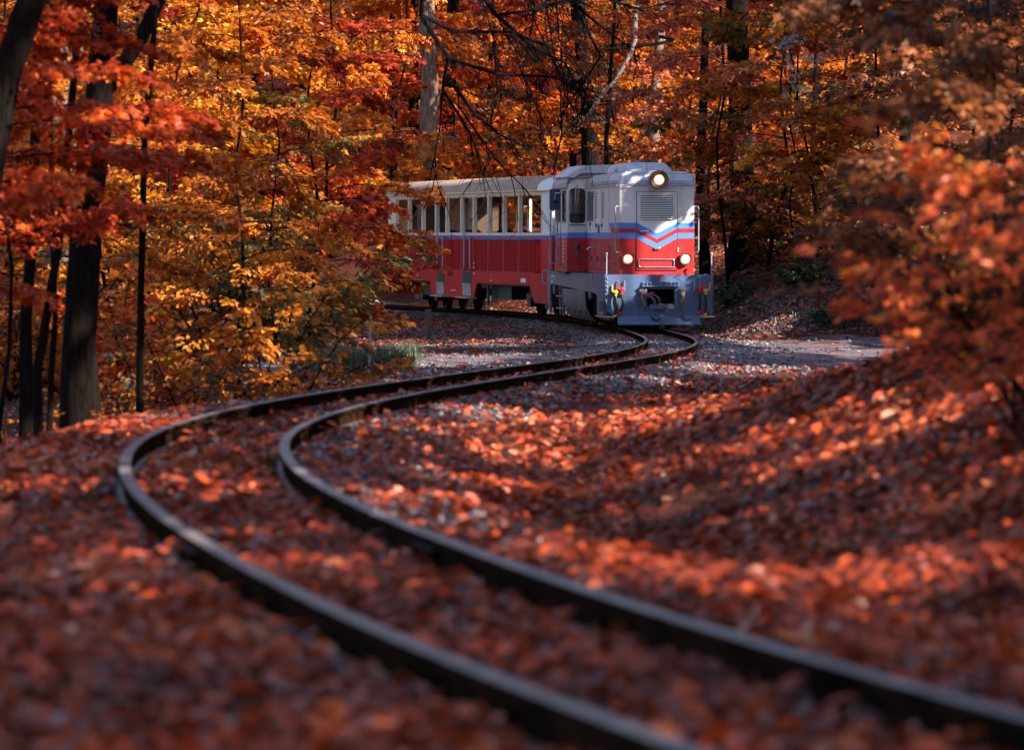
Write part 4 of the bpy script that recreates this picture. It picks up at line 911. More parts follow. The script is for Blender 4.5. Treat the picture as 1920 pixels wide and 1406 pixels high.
VAR = {
 'maple1': understory(11, 8.5, 3.0, .9, 20, 13, 39, .15, T_MAPLE),
 'maple2': understory(12, 9.5, 2.6, 1.4, 21, 12, 39, .14, T_MAPLE, sweep=.8),
 'maple3': understory(13, 7.0, 3.2, .5, 19, 13, 36, .16, T_MAPLE, sweep=.3),
 'maple4': understory(24, 9.5, 2.9, 3.4, 15, 13, 38, .15, T_MAPLE, sweep=.5),
 'beech1': understory(14, 9.0, 3.0, .7, 22, 14, 43, .125, T_OVAL, sweep=.6),
 'beech2': understory(15, 10., 2.7, 1.2, 23, 13, 43, .12, T_OVAL, sweep=.9),
 'sapling': understory(16, 5.6, 2.0, .45, 15, 11, 26, .16, T_MAPLE, r0=.045, splen=.75, sweep=.4),
 'shrub1': shrub(17, 2.6, 1.2, 15, 10, 26, .10, T_OVAL),
 'shrub2': shrub(18, 2.0, 1.2, 13, 10, 24, .085, T_OVAL, splen=.5),
 'bush_high': shrub(27, 3.1, 1.4, 13, 9, 24, .092, T_OVAL, splen=.55, start=.42),
 'herb':   shrub(19, .7, .5, 14, 5, 14, .085, T_OVAL, splen=.28),
}
def plant(name, label, cat, x, d, var, pal, sc=1., rot=None, group=None, base_px=None, bark='bark', lean=(0,0), zoff=0., sz=None):
    X = px(x, d); Z = float(H(X, d)); root = empty(name, (X, d, Z+zoff), (lean[0], lean[1], (rot if rot is not None else (x*1.7+d*2.3) % 6.28)))
    root.scale = (sc, sc, sz or sc); tag(root, label, cat, group)
    tr, tw, cr = VAR[var]
    for nm, me, mt in (('trunk' if cat == 'tree' else 'stems', tr, M[bark]), ('twigs', tw, M['twig']), ('crown', cr, LEAF[pal])):
        o = bpy.data.objects.new(nm, me); col.objects.link(o); o.parent = root
        if not me.materials: me.materials.append(mt)
        o.material_slots[0].link = 'OBJECT'; o.material_slots[0].material = mt
        if nm != 'trunk': o['kind'] = 'stuff'
    return root

# ------------------------------------------------------------------ tall trees with bare lower trunks (crowns mostly above the picture)
def canopy_crown(seed, h0, h1, rad, nl=14, nsp=9, n=26, size=.2, r=.09):
    c = Crown(seed); g = c.rng
    for k in range(nl):
        f = k/nl; c.limb((0,0,h0+(h1-h0)*f), k*2.4+g.normal(0,.3), g.uniform(.25,.8), rad*(1-.55*f)*g.uniform(.8,1.15), r*(1-.5*f), nsp, 1.5, .4)
    return c.meshes(n, size, T_RHOMB)
CAN = [canopy_crown(31, 8.5, 16, 4.6), canopy_crown(32, 9.5, 18, 4.0), canopy_crown(33, 7.5, 15, 5.0)]
def tall_tree(name, label, path, rad, d, pal, canopy=0, bark='bark', limbs=(), zbase=None, group=None, sides=14, cscale=1.):
    """path: list of (px, py) up the trunk at depth d, first = base; rad list in m"""
    P = [(px(x,d), d, pz(y,d)) for x, y in path]
    X0 = P[0][0]; Z0 = float(H(X0, d)) - .25; P[0] = (X0, d, Z0)
    top = Vector(P[-1]); dirn = (top - Vector(P[-2])).normalized(); q = top; hh = 15.
    while q.z < hh: q = q + (dirn*.6 + Vector((0,0,.4))).normalized()*1.6; P.append(tuple(q))
    k = len(P); rr = list(rad) + [rad[-1]*max(.12, 1-.8*(i+1)/(k-len(rad)+1)) for i in range(k-len(rad))]
    # subdivide and roughen
    Q = []; Rr = []; g = random.Random(int(path[0][0]*7+d))
    for i in range(k-1):
        m = 4
        for j in range(m):
            t = j/m; a, b = Vector(P[i]), Vector(P[i+1]); v = a.lerp(b, t); w = rr[i]*(1-t)+rr[i+1]*t
            Q.append(v + Vector((g.uniform(-1,1), g.uniform(-1,1), 0))*w*.05); Rr.append(w*g.uniform(.96,1.05))
    Q.append(Vector(P[-1])); Rr.append(rr[-1])
    root = empty(name, (X0, d, Z0+.25)); tag(root, label, 'tree', group)
    L0 = root.location
    MB().tube([v-L0 for v in Q], Rr, sides).build('trunk', M[bark], root, smooth=True, fix=False)
    for lp in limbs:
        pts = [Vector((px(x,d+dd), d+dd, pz(y,d+dd)))-L0 for x, y, dd, _ in lp]; MB().tube(pts, [q[3] for q in lp], 8).build('limb', M[bark], root, smooth=True, fix=False)
    tr, tw, cr = CAN[canopy]; zt = L0.z + (8.5,9.5,7.5)[canopy]*cscale; qn = min(Q, key=lambda v: abs(v.z-zt)); base = Vector((qn.x-L0.x, 0, 0))
    for nm, me, mt in (('branches', tr, M['bark']), ('crown', cr, LEAF[pal])):
        o = bpy.data.objects.new(nm, me); col.objects.link(o); o.parent = root
        if not me.materials: me.materials.append(mt)
        o.material_slots[0].link = 'OBJECT'; o.material_slots[0].material = mt
        o['kind'] = 'stuff'; o.location = base; o.rotation_euler = (0,0,g.uniform(0,6)); o.scale = (cscale,)*3
    return root
tall_tree('oak_tree', 'thick dark furrowed trunk standing behind the left rail shoulder', [(150,830),(150,640),(160,430),(185,200),(200,20)], [.27,.165,.16,.14,.12], 38., 'orange', 0,
          limbs=[[(172,210,0,.10),(225,130,.3,.085),(262,80,.6,.075),(300,0,.8,.07)]])
tall_tree('leaning_tree', 'near dark trunk leaning in at the upper left corner', [(-60,900),(-40,420),(10,150),(60,0)], [.2,.13,.115,.11], 30., 'red', 1)
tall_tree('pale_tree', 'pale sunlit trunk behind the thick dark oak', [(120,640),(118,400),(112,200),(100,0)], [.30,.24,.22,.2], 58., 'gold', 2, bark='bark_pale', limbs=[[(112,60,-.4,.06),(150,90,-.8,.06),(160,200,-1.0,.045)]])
tall_tree('slim_tree', 'slim straight grey sapling trunk right of the thick oak', [(258,800),(265,520),(272,260),(292,40)], [.042,.034,.03,.026], 36., 'orange', 1, sides=9, cscale=.8)
tall_tree('slim_tree', 'slender dark stem at the far left below red leaves', [(48,825),(48,600),(58,470),(70,200)], [.075,.06,.055,.05], 37., 'orange', 0, sides=9, cscale=.8)
tall_tree('slim_tree', 'curved dark stem leaning right beside the far left stem', [(72,832),(70,690),(90,580),(112,440)], [.055,.045,.045,.04], 36.5, 'red', 2, sides=9, cscale=.8)
tall_tree('slim_tree', 'thin crooked stem touching the thick oak on its left', [(88,826),(96,700),(104,600),(100,470)], [.035,.03,.028,.025], 37., 'gold', 1, sides=7, cscale=.8)
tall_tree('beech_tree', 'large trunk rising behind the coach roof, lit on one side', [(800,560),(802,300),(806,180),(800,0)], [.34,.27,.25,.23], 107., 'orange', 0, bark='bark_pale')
tall_tree('beech_tree', 'shaded brown trunk just right of the large one behind the coach', [(842,560),(842,330),(842,200),(850,0)], [.24,.2,.19,.18], 114., 'gold', 1)
tall_tree('dark_tree', 'dark thick trunk behind the bare branches above the train', [(1112,560),(1105,220),(1092,110),(1085,0)], [.3,.22,.2,.18], 108., 'red', 2)
tall_tree('slim_tree', 'thin dark stem above the locomotive cab roof', [(1140,560),(1136,270),(1142,170),(1150,60)], [.08,.06,.055,.045], 104., 'gold', 0, sides=8, cscale=.8)
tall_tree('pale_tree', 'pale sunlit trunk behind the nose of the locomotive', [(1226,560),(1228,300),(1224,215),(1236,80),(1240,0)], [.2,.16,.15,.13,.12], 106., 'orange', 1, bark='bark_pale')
tall_tree('dark_tree', 'broad ivy dark trunk on the bank right of the locomotive', [(1397,492),(1395,430),(1390,330),(1385,150),(1380,0)], [.5,.33,.29,.27,.25], 91., 'brown', 2)
tall_tree('dark_tree', 'dark trunk close beside the right edge of the locomotive', [(1326,500),(1318,440),(1312,330),(1318,200),(1322,60)], [.17,.12,.11,.1,.09], 91., 'brown', 0)
tall_tree('slim_tree', 'thin double stem in the shade right of the broad bank trunk', [(1532,480),(1530,400),(1522,300),(1530,100)], [.08,.07,.06,.05], 93., 'olive', 1, sides=8, cscale=.8, limbs=[[(1530,450,0,.05),(1508,380,.3,.04),(1495,280,.4,.03)]])
tall_tree('dark_tree', 'shaded trunk rising at the top behind the right hand leaves', [(1690,560),(1698,200),(1708,60),(1712,0)], [.2,.16,.15,.14], 98., 'brown', 0)

# ------------------------------------------------------------------ understory trees and shrubs
U = [ # name,label,cat,x,d,var,pal,scale
 ('maple_tree','red maple spreading tiered leaves across the upper left',  'tree', -40, 31, 'maple4','red', .62),
 ('maple_tree','low red maple hanging over the dark stems at far left', 'tree', -75, 34, 'maple4','red', .56),
 ('maple_tree','red maple boughs screening the middle of the thick oak trunk', 'tree', 20, 33.2, 'maple4','red', .60),
 ('hornbeam_tree','blurred brown boughs at the upper right edge of the picture', 'tree', 1985, 20, 'beech2','brown', .45),
 ('maple_tree','orange maple between the thick oak and the slim sapling trunk', 'tree', 215, 47, 'maple2','orange', .7),
 ('hornbeam_tree','golden hornbeam filling the upper left behind the slim trunk', 'tree', 330, 62, 'beech1','gold', .85),
 ('hornbeam_tree','golden hornbeam low behind the thick oak trunk', 'tree', 40, 55, 'beech2','gold', .8),
 ('yellow_shrub','yellow leaved shrub beside the outer rail bend', 'shrub', 470, 40.5, 'shrub1','gold', .85),
 ('yellow_shrub','amber shrub at the foot of the slim sapling trunk', 'shrub', 330, 39, 'shrub1','amber', .75),
 ('yellow_shrub','small yellow shrub in front of the thick oak base', 'shrub', 190, 35.5, 'shrub2','gold', .42),
 ('red_shrub','reddish shrub between the oak and the slim sapling', 'shrub', 255, 43, 'shrub1','red', .8),
 ('hornbeam_tree','amber hornbeam standing over the yellow shrub', 'tree', 430, 52, 'beech2','amber', .72),
 ('dark_shrub','dark tangled thicket in the shade left of the vivid orange maple', 'shrub', 520, 60, 'shrub1','olive', 1.25),
 ('maple_tree','vivid orange maple sapling reaching over the coach end', 'tree', 575, 66, 'sapling','red', 1.0),
 ('maple_tree','olive maple low in front of the vivid orange sapling', 'tree', 520, 56, 'sapling','olive', .75),
 ('maple_tree','orange maple crown at top left of the bare branches', 'tree', 640, 74, 'maple2','orange', 1.0),
 ('maple_tree','red maple filling the top above the vivid orange sapling', 'tree', 520, 78, 'maple1','red', 1.0),
 ('hornbeam_tree','golden hornbeam beneath the top left maple crowns', 'tree', 420, 74, 'maple3','orange', .95),
 ('maple_tree','red maple set back behind the top left hornbeam', 'tree', 270, 78, 'maple1','red', 1.05),
 ('hornbeam_tree','amber hornbeam far back at the left edge', 'tree', 90, 80, 'beech2','amber', 1.05),
 ('maple_tree','orange maple right behind the far coach end', 'tree', 740, 109, 'maple1','orange', 1.2),
 ('maple_tree','fiery red maple behind the middle of the coach', 'tree', 905, 112, 'maple2','red', 1.2),
 ('maple_tree','red orange maple behind the bare hanging branches', 'tree', 1010, 118, 'maple1','red', 1.25),
 ('hornbeam_tree','golden hornbeam directly behind the locomotive cab', 'tree', 1120, 112, 'beech1','gold', 1.1),
 ('maple_tree','amber maple behind the coach roof next to the cab', 'tree', 1020, 106, 'maple3','amber', .95),
 ('hornbeam_tree','amber hornbeam behind the locomotive headlight', 'tree', 1200, 115, 'beech2','amber', 1.15),
 ('maple_tree','rosy brown maple at top right of the train', 'tree', 1330, 101, 'maple2','pink', 1.15),
 ('hornbeam_tree','rusty hornbeam overhanging the bank right of the locomotive', 'tree', 1440, 88.5, 'beech1','amber', .95),
 ('hornbeam_tree','dull rosy hornbeam over the broad bank trunk', 'tree', 1368, 87.5, 'maple2','pink', .95),
 ('maple_tree','olive brown maple carrying the white seed heads', 'tree', 1530, 88, 'maple3','olive', 1.05),
 ('maple_tree','rust coloured maple behind the right hand bushes', 'tree', 1640, 84, 'maple1','amber', 1.05),
 ('hornbeam_tree','dark brown hornbeam at the far right behind the bushes', 'tree', 1790, 76, 'beech1','brown', 1.0),
 ('hornbeam_tree','amber hornbeam low on the far right bank', 'tree', 1590, 99, 'beech2','amber', 1.1),
 ('maple_tree','orange maple glowing low behind the thin double stem', 'tree', 1490, 112, 'maple3','orange', 1.1),
 ('maple_tree','shadowed orange brown maple at the right edge', 'tree', 1930, 60, 'maple2','brown', .9),
 ('maple_tree','blurred dark maple boughs in the upper right corner', 'tree', 1885, 25, 'maple1','brown', .55),
 ('maple_tree','blurred rusty maple boughs hanging over the right path', 'tree', 1990, 31, 'beech1','brown', .52),
 ('bank_bush','blurred sunlit orange bush leaning in from the right bank', 'bush', 1950, 16.5, 'bush_high','bush', .50, 4.190),
 ('bank_bush','blurred rosy bush at the right edge of the picture', 'bush', 2040, 14.5, 'bush_high','bush', .52, 0.030),
 ('bank_bush','low blurred brown bush on top of the right bank', 'bush', 1830, 22, 'shrub2','brown', .55),
 ('bank_bush','dark blurred bush at the right edge above the leaf bank', 'bush', 1930, 22, 'shrub1','brown', .6),
 ('yellow_shrub','dim yellow shrub behind the slender far left stems', 'shrub', 40, 45, 'shrub1','amber', .8),
 ('yellow_shrub','olive shrub at the left edge behind the dark stems', 'shrub', -20, 49, 'shrub1','olive', .9),
 ('yellow_shrub','amber shrub just behind the thick oak base', 'shrub', 125, 46, 'shrub2','amber', .95),
 ('yellow_shrub','gold leaved shrub at the lower left corner of the wood', 'shrub', 20, 37.8, 'shrub2','gold', .40),
 ('dark_shrub','shaded olive thicket behind the yellow rail bend shrub', 'shrub', 400, 57, 'shrub1','olive', 1.2),
 ('green_plant','dark green plant on the bank beside the locomotive plate', 'plant', 1385, 83, 'herb','green', 1.1),
 ('green_plant','green plant half way up the right bank', 'plant', 1500, 82, 'herb','green', 1.0),
 ('green_plant','low green plant at the edge of the dirt path', 'plant', 1560, 76, 'herb','green', .9),
 ('green_plant','green shrublet above the bank near the double stem', 'plant', 1490, 92, 'shrub2','green', .6),
 ('leafy_shrub','rusty shrub growing at the foot of the broad bank trunk', 'shrub', 1440, 90, 'shrub1','brown', .8),
 ('leafy_shrub','amber shrub on the bank under the thin double stem', 'shrub', 1560, 91, 'shrub1','amber', .9),
 ('leafy_shrub','brown shrub spilling down the bank at the far right', 'shrub', 1660, 82, 'shrub1','brown', 1.0),
]
for row in U: plant(*row)

# bare hanging branches above the train: one leafless tree whose limbs arch over the line
bare = empty('bare_tree', (px(450, 80), 80., float(H(px(450,80), 80.)))); tag(bare, 'leafless tree with long dark branches hanging over the coach roof', 'tree')
g = np.random.default_rng(77)
def P3(x, y, d): return Vector((px(x,d), d, pz(y,d))) - bare.location
MB().tube([Vector((0,0,-.3)), P3(452,400,79.5), P3(480,150,78), P3(560,-60,75), P3(690,-200,71)], [.15,.11,.10,.09,.08], 10).build('trunk', M['bark'], bare, smooth=True, fix=False)
def bough(pts, r0, nm='bough', sub=8, mat='twig'):
    Pv = [P3(*p) for p in pts]; k = len(Pv)
    MB().tube(Pv, [max(.006, r0*(1-.8*i/(k-1))) for i in range(k)], 6, cap=False).build(nm, M[mat], bare, smooth=True, fix=False)
    tw = MB()
    for i in range(k-1):
        for j in range(sub):
            t = g.random(); a = Pv[i].lerp(Pv[i+1], t); d = (Pv[i+1]-Pv[i]).normalized()
            d = (d + Vector((g.normal(0,.6), g.normal(0,.5), g.normal(-.35,.45)))).normalized(); L = g.uniform(.35,1.3); pp = [a]
            for q in range(4):
                a = a + d*L/4; pp.append(a); d = (d + Vector((g.normal(0,.16), g.normal(0,.12), g.normal(-.10,.12)))).normalized()
            tw.tube(pp, [.011,.009,.007,.005,.003], 4, cap=False)
            for q in range(4):
                b = pp[1+q%4]; dd = (d + Vector((g.normal(0,.7), g.normal(0,.5), g.normal(-.1,.5)))).normalized(); l2 = g.uniform(.15,.5); e = b + dd*l2*.5; e2 = e + (dd + Vector((g.normal(0,.25),0,g.normal(0,.25))))*l2*.5
                tw.tube([b, e, e2], [.006,.004,.0025], 3, cap=False)
    tw.build('twigs', M[mat], bare, fix=False)['kind'] = 'stuff'
bough([(690,-200,71),(860,-70,71.5),(930,30,72),(1000,20,72.2),(1080,-30,72.5)], .075)
bough([(690,-200,71),(900,-120,72),(1020,-40,72.6),(1100,30,73),(1180,90,73.4)], .07)
bough([(800,-110,71.3),(790,30,71.6),(850,60,72),(960,62,72.4),(1080,110,73)], .06)
bough([(790,30,71.6),(840,110,71.8),(930,140,72),(1040,145,72.4),(1120,190,72.8)], .05)
bough([(840,110,71.8),(830,170,72),(870,230,72),(890,270,72.1),(905,330,72.2)], .045, sub=4)
bough([(850,160,72),(890,215,72.2),(940,255,72.4),(985,275,72.5)], .04, sub=3)
bough([(830,170,72),(825,240,72),(812,310,72.1),(830,380,72.1)], .025, sub=2)
bough([(860,200,72),(930,300,72.2),(975,345,72.3),(990,360,72.3)], .022, sub=2)
bough([(905,330,72.2),(912,380,72.2)], .014, sub=1, mat='twig_pale')
bough([(930,30,72),(1000,90,72.4),(1060,120,72.6),(1100,200,72.8)], .04)
bough([(1000,20,72.2),(1110,-10,72.8),(1200,20,73.2),(1290,-5,73.5)], .045)
for q in range(7):
    x0 = 905+q*27+g.normal(0,6); y0 = float(np.interp(x0,[900,1020,1100],[-120,-40,30])); d0 = float(np.interp(x0,[900,1020,1100],[72,72.6,73]))
    bough([(x0,y0,d0),(x0+g.normal(15,20),y0+100,d0+.2),(x0+g.normal(30,30),y0+g.uniform(170,230),d0+.3),(x0+g.normal(50,40),y0+g.uniform(260,330),d0+.4)], .024, sub=4)
dead = empty('dead_branch', (px(1140,100), 100., pz(150,100.))); tag(dead, 'pale weathered branch slanting down in front of the orange leaves', 'branch')
def D3(x, y, d=100.): return Vector((px(x,d), d, pz(y,d))) - dead.location
MB().tube([D3(1239,-60,106.),D3(1205,-10,103.),D3(1192,30,101.),D3(1190,80),D3(1178,110),D3(1155,150),D3(1120,190),D3(1100,220),D3(1078,240)], [.06,.06,.055,.052,.052,.055,.05,.03,.012], 8).build('stem', M['twig_pale'], dead, smooth=True, fix=False)
MB().tube([D3(1145,165),D3(1143,215),D3(1138,270),D3(1134,292)], [.035,.03,.024,.012], 7).build('side_branch', M['twig'], dead, smooth=True, fix=False)
MB().tube([D3(1237,70,106.),D3(1262,76,103.),D3(1240,82),D3(1180,90),D3(1120,95)], [.05,.05,.045,.035,.015], 7).build('cross_branch', M['twig'], dead, smooth=True, fix=False)

# climbing plant with white seed heads
vine = empty('climbing_plant', (px(1490,86.5), 86.5, float(H(px(1490,86.5),86.5)))); tag(vine, 'climbing plant with pale fluffy seed heads hanging in the right hand trees', 'climber')
rv = np.random.default_rng(8); vb = vine.location
pts_v = [(1490,470),(1480,380),(1495,300),(1475,210),(1490,130),(1470,60),(1480,-40)]
MB().tube([Vector((px(x,86.5),86.5+.1*i%.3,pz(y,86.5)))-vb for i,(x,y) in enumerate(pts_v)], [.02]*7, 5).build('stem', M['twig'], vine, fix=False)
cl = [(1455,60,14),(1470,85,16),(1488,70,14),(1500,48,8),(1478,120,10),(1492,150,10),(1478,185,9),(1500,205,10),(1484,240,8),(1520,110,8),(1545,95,7),(1560,80,6),(1470,30,6),(1505,170,8)]
C_, N_ = [], []
for (x,y,k) in cl:
    for _ in range(k):
        dd = 86.3+rv.normal(0,.25); c0 = np.array([px(x+rv.normal(0,9),dd), dd, pz(y+rv.normal(0,9),dd)]) - np.array(vb)
        m = 34; v = unit(rv.normal(0,1,(m,3))); C_.append(c0+v*.012); N_.append(v)
pos = np.concatenate(C_); dv = np.concatenate(N_); nn = len(pos)
Vv, Ff, Tt = place_leaves(pos, dv, rv.normal(0,1,(nn,3)), rv.uniform(.03,.055,nn), rv.random((nn,3)), (T_RHOMB[0]*np.array([.35,1,1]), T_RHOMB[1]))
o = link('seed_heads', np_mesh('seed_heads', Vv, Ff, Tt), LEAF['seed'], vine); tag(o, kind='stuff')

# ------------------------------------------------------------------ far wood and an unseen wood added beside the line to shade it
def wood(name, label, seed, spots, nl, nsp, n, size, pal, hts, rad, trunk=True):
    g = np.random.default_rng(seed); Vs, Fs, Ts = [], [], []; off = 0; tr = MB()
    for (X, Y) in spots:
        h = g.uniform(*hts); Z = float(H(X, Y)); tr.tube([(X,Y,Z-.3),(X+g.normal(0,.15),Y,Z+h*.5),(X+g.normal(0,.3),Y,Z+h)], [g.uniform(.12,.26),.12,.03], 6, cap=False)
        s = nl*nsp; f = g.random(s); z = Z + h*(trunk + (1-trunk)*f); az = g.random(s)*6.28; rr = rad*np.sqrt(g.random(s))*np.where(f<.6,1,(1.15-f)*1.8)
        b = np.stack([X+np.cos(az)*rr, Y+np.sin(az)*rr, z], 1); o = np.stack([np.cos(az),np.sin(az),g.normal(-.05,.25,s)],1)
        v, fa, t = spray_leaves(g, b, o, g.uniform(.7,1.6,s), n, size, T_RHOMB, spread=.55); Vs.append(v); Fs.append(fa+off); Ts.append(t); off += len(v)
    o = link(name, np_mesh(name, np.concatenate(Vs), np.concatenate(Fs), np.concatenate(Ts)), LEAF[pal]); tag(o, label, None, None, 'stuff'); o['category'] = 'woodland'
    tr.build('trunks', M['bark'], o, fix=False)['kind'] = 'stuff'; return o
g = np.random.default_rng(50)
spots = []
for Y in (120,127,135,144,155,168): 
    for q in range(11): spots.append((g.uniform(-.16,.16)*Y, Y+g.normal(0,2.5)))
wood('far_woodland', 'mass of distant autumn trees closing the view behind the train', 51, spots[::3], 20, 8, 28, .22, 'amber', (10,15), 3.6, .03)
wood('far_woodland', 'mass of distant red and orange trees behind the train', 52, spots[1::3], 20, 8, 28, .22, 'orange', (10,15), 3.6, .03)
wood('far_woodland', 'mass of distant brown trees on the rise behind the train', 54, spots[2::3], 20, 8, 28, .22, 'brown', (10,15), 3.6, .03)
# gaps are cut in the unseen bank wood so sun flecks land as listed
def to_ground(x, y):
    for d in np.arange(6, 110, .25):
        if pz(y, d) <= float(H(px(x, d), d)): break
    return np.array([px(x, d), d, pz(y, d)])
FLECK = [((1480,905),(1600,862),.11),((1560,1010),(1720,960),.09),((1420,985),(1540,950),.09),((1640,820),(1760,790),.11),((1700,1110),(1860,1060),.07),((200,1060),(330,1075),.07),((1250,960),(1340,940),.10),((662,792),(733,808),0.20),((808,804),(975,879),0.20),((892,767),(1062,821),0.21),((1079,783),(1204,817),0.20),((1246,750),(1317,779),0.22),((767,879),(892,917),0.16),
 ((662,950),(900,983),0.16),((1150,921),(1308,883),0.18),((1342,862),(1392,837),0.19),((1070,1037),(1287,1108),0.12),((1390,1105),(1490,1130),0.12),((0,930),(175,922),0.16),((385,932),(500,930),0.15),
 ((60,832),(230,826),0.20),((1380,622),(1600,662),0.38),((1470,640),(1590,665),0.38),((900,642),(1110,626),.45),((770,688),(900,668),.4),((860,652),(985,632),0.31),((1350,690),(1420,705),0.28),((700,640),(760,655),0.38)]
RAYS = []
for p0, p1, r in FLECK:
    A_, B_ = to_ground(*p0), to_ground(*p1); m = max(2, int(np.linalg.norm(B_-A_)/(r*.8)))
    for q in range(m+1): RAYS.append((*(A_+(B_-A_)*q/m), r))
for (x, y, d, r) in ((150,370,33,.4),(60,350,32,.35),(118,160,58,.5),(118,250,58,.4),(1600,460,16.5,.22),(1660,440,16.5,.2),(1700,520,16.5,.22),(1820,420,15,.24),(1860,470,15,.2),(1780,470,16,.2),(1890,400,14.5,.24),(1570,490,16.5,.2),(1740,420,16.5,.16),
   (900,335,94,.4),(1150,314,80,.3),(1190,312,79,.25),(500,620,40,.4),(470,660,40,.4),(1245,585,76.4,.05),(1290,600,76.4,.06),(1290,545,76.4,.06),(1250,525,76.4,.06)):
    RAYS.append((px(x,d), d, pz(y,d), r))
RAYS = np.array(RAYS); _s = np.array(SUNV); _u = unit(np.cross(_s, [0,0,1.])); _w = np.cross(_s, _u)
R2 = np.stack([RAYS[:,:3]@_u, RAYS[:,:3]@_w], 1)
def carve(V, k):
    C = V.reshape(-1, k, 3).mean(1); P = np.stack([C@_u, C@_w], 1); keep = np.ones(len(C), bool)
    for i in range(len(R2)):
        keep &= ~(((P-R2[i])**2).sum(1) < (RAYS[i,3]+.10)**2)
    return keep
def shade_wood(name, label, seed, spots, ns, n, size, pal, hts, rad, low):
    g = np.random.default_rng(seed); Vs, Ts = [], []; tr = MB()
    for (X, Y) in spots:
        h = g.uniform(*hts)+(3.0 if 30 < Y < 66 else 0); Z = float(H(X, Y)); tr.tube([(X,Y,Z-.3),(X+g.normal(0,.15),Y,Z+h*.5),(X+g.normal(0,.3),Y,Z+h)], [.14,.08,.02], 6, cap=False)
        f = g.random(ns); z = Z + h*(low + (1-low)*f); az = g.random(ns)*6.28; rr = rad*np.sqrt(g.random(ns))*np.where(f<.6,1,(1.15-f)*1.8)
        b = np.stack([X+np.cos(az)*rr, Y+np.sin(az)*rr, z], 1); o = np.stack([np.cos(az),np.sin(az),g.normal(-.05,.25,ns)],1)
        v, fa, t = spray_leaves(g, b, o, g.uniform(.7,1.6,ns), n, size, T_RHOMB, spread=.55); Vs.append(v); Ts.append(t)
    V = np.concatenate(Vs); T = np.concatenate(Ts); k = len(T_RHOMB[0]); kp = np.repeat(carve(V, k), k); V, T = V[kp], T[kp]; m = len(V)//k
    Fc = (T_RHOMB[1][None]+(np.arange(m)*k)[:,None,None]).reshape(-1,3)
    o = link(name, np_mesh(name, V, Fc, T), LEAF[pal]); tag(o, label, 'woodland', None, 'stuff'); tr.build('trunks', M['bark'], o, fix=False)['kind'] = 'stuff'
spots = [(9.,6),(7.4,12),(8.8,19),(11.5,2),(13.5,11),(12,26),(10.4,31),(15,19),(12.5,39),(15.5,33),(13,48),(17,44),(14.5,57),(18,53),(16,66),(20,62),(17.5,75),(22,72),(21,28),(23,40),(25,50),(19,8),(18,-2),(12,-8),(27,62),
 (10.,13),(11,20),(14,40),(16,58),(18,68),(16,83),(9.5,-3),(7.5,0),(13,3),(20,20),(19,36),(13,71),(15,70),(14.2,74),(16.5,72),(15,79),(14.8,82),(17,79),(13.2,66),(20,47),(22,57),(12.6,68),(17.2,66),(18.5,74),(14,69),(10.5,27),(11,33.5),(9.6,29),(19,71),(21,67)]
shade_wood('shade_woodland', 'unseen tall wood added on the bank for shade, gaps cut for sun flecks', 53, spots, 150, 22, .42, 'brown', (11,15.5), 2.8, .16)

# ------------------------------------------------------------------ ground cover: fallen leaves, ballast, grass
g = np.random.default_rng(60)
def scatter_litter(name, label, n, region, size, dens, tmpl, lift=.02, flat=.45, pal='litter'):
    X, Y = region(n); keep = g.random(len(X)) < dens(X, Y); X, Y = X[keep], Y[keep]
    t = (X-xc(Y))/np.sqrt(1+dxc(Y)**2); on = np.abs(np.abs(t)-.405) < .075; X, Y = X[~on], Y[~on]; m = len(X)
    e = .03; hx = (H(X+e,Y)-H(X-e,Y))/(2*e); hy = (H(X,Y+e)-H(X,Y-e))/(2*e); nor = unit(np.stack([-hx,-hy,np.ones(m)],1))
    sz = size*(.45+1.05*g.random(m)**1.5); a = g.random(m)*6.283
    d = np.stack([np.cos(a),np.sin(a),np.zeros(m)],1); d = d - nor*np.sum(d*nor,1,keepdims=True) + nor*g.normal(.05,.22,(m,1)); nn = nor + g.normal(0,flat,(m,3))
    pos = np.stack([X,Y,H(X,Y)+.012+g.random(m)**2*lift],1)
    cl_ = vnoise(X*1.1+3, Y*.8, _N2)+.5
    tone = np.stack([np.clip(g.normal(.05,.16,m)+cl_*.9,0,1), g.random(m), g.random(m)],1)
    V, Fc, T = place_leaves(pos, d, nn, sz, tone, tmpl); o = link(name, np_mesh(name, V, Fc, T), LEAF[pal]); tag(o, label, 'leaf litter', None, 'stuff')
def reg(y0, y1, pad, pw=1.):
    def f(n):
        Y = y0 + (y1-y0)*g.random(n)**pw; hw = Y*.1334+pad; return (g.random(n)*2-1)*hw, Y
    return f
def on_path(X, Y):
    c = np.interp(X, _pl[:,0], _pl[:,1]); w = np.interp(X, _pl[:,0], _pw); return np.abs(Y-c) < w*.92
def d_near(X, Y):
    t = X-xc(Y); k = .62+.55*vnoise(X*1.7, Y*1.2); k = k+.15; k = np.where((t>.5)&(t<1.35)&(Y>14), k*.42, k); return np.clip(k, .15, 1)
def d_mid(X, Y):
    t = X-xc(Y); k = .6+.6*vnoise(X*.8, Y*.6); k = np.where((np.abs(t)>.5)&(np.abs(t)<1.5), k*.45, k); k = np.where((t<-1)&(t>-7)&(Y>42)&(Y<72), k*.3, k); k = np.where((t>1.7)&(t<8)&(Y>41)&(Y<76), k*.3, k); k = np.where(on_path(X,Y), .015+np.clip(vnoise(X*.9,Y*.7+7)-.25,0,1)*.5, k); return np.clip(k, .03, 1)
scatter_litter('leaf_litter', 'thick fallen leaves between and beside the nearest rails', 88000, reg(5.5, 27, .4, 1.25), .066, d_near, T_OVAL, .05)
scatter_litter('leaf_litter', 'fallen leaves over the ditch, path edges and far banks', 180000, reg(27, 104, 1.0, 1.25), .072, d_mid, T_RHOMB, .03)
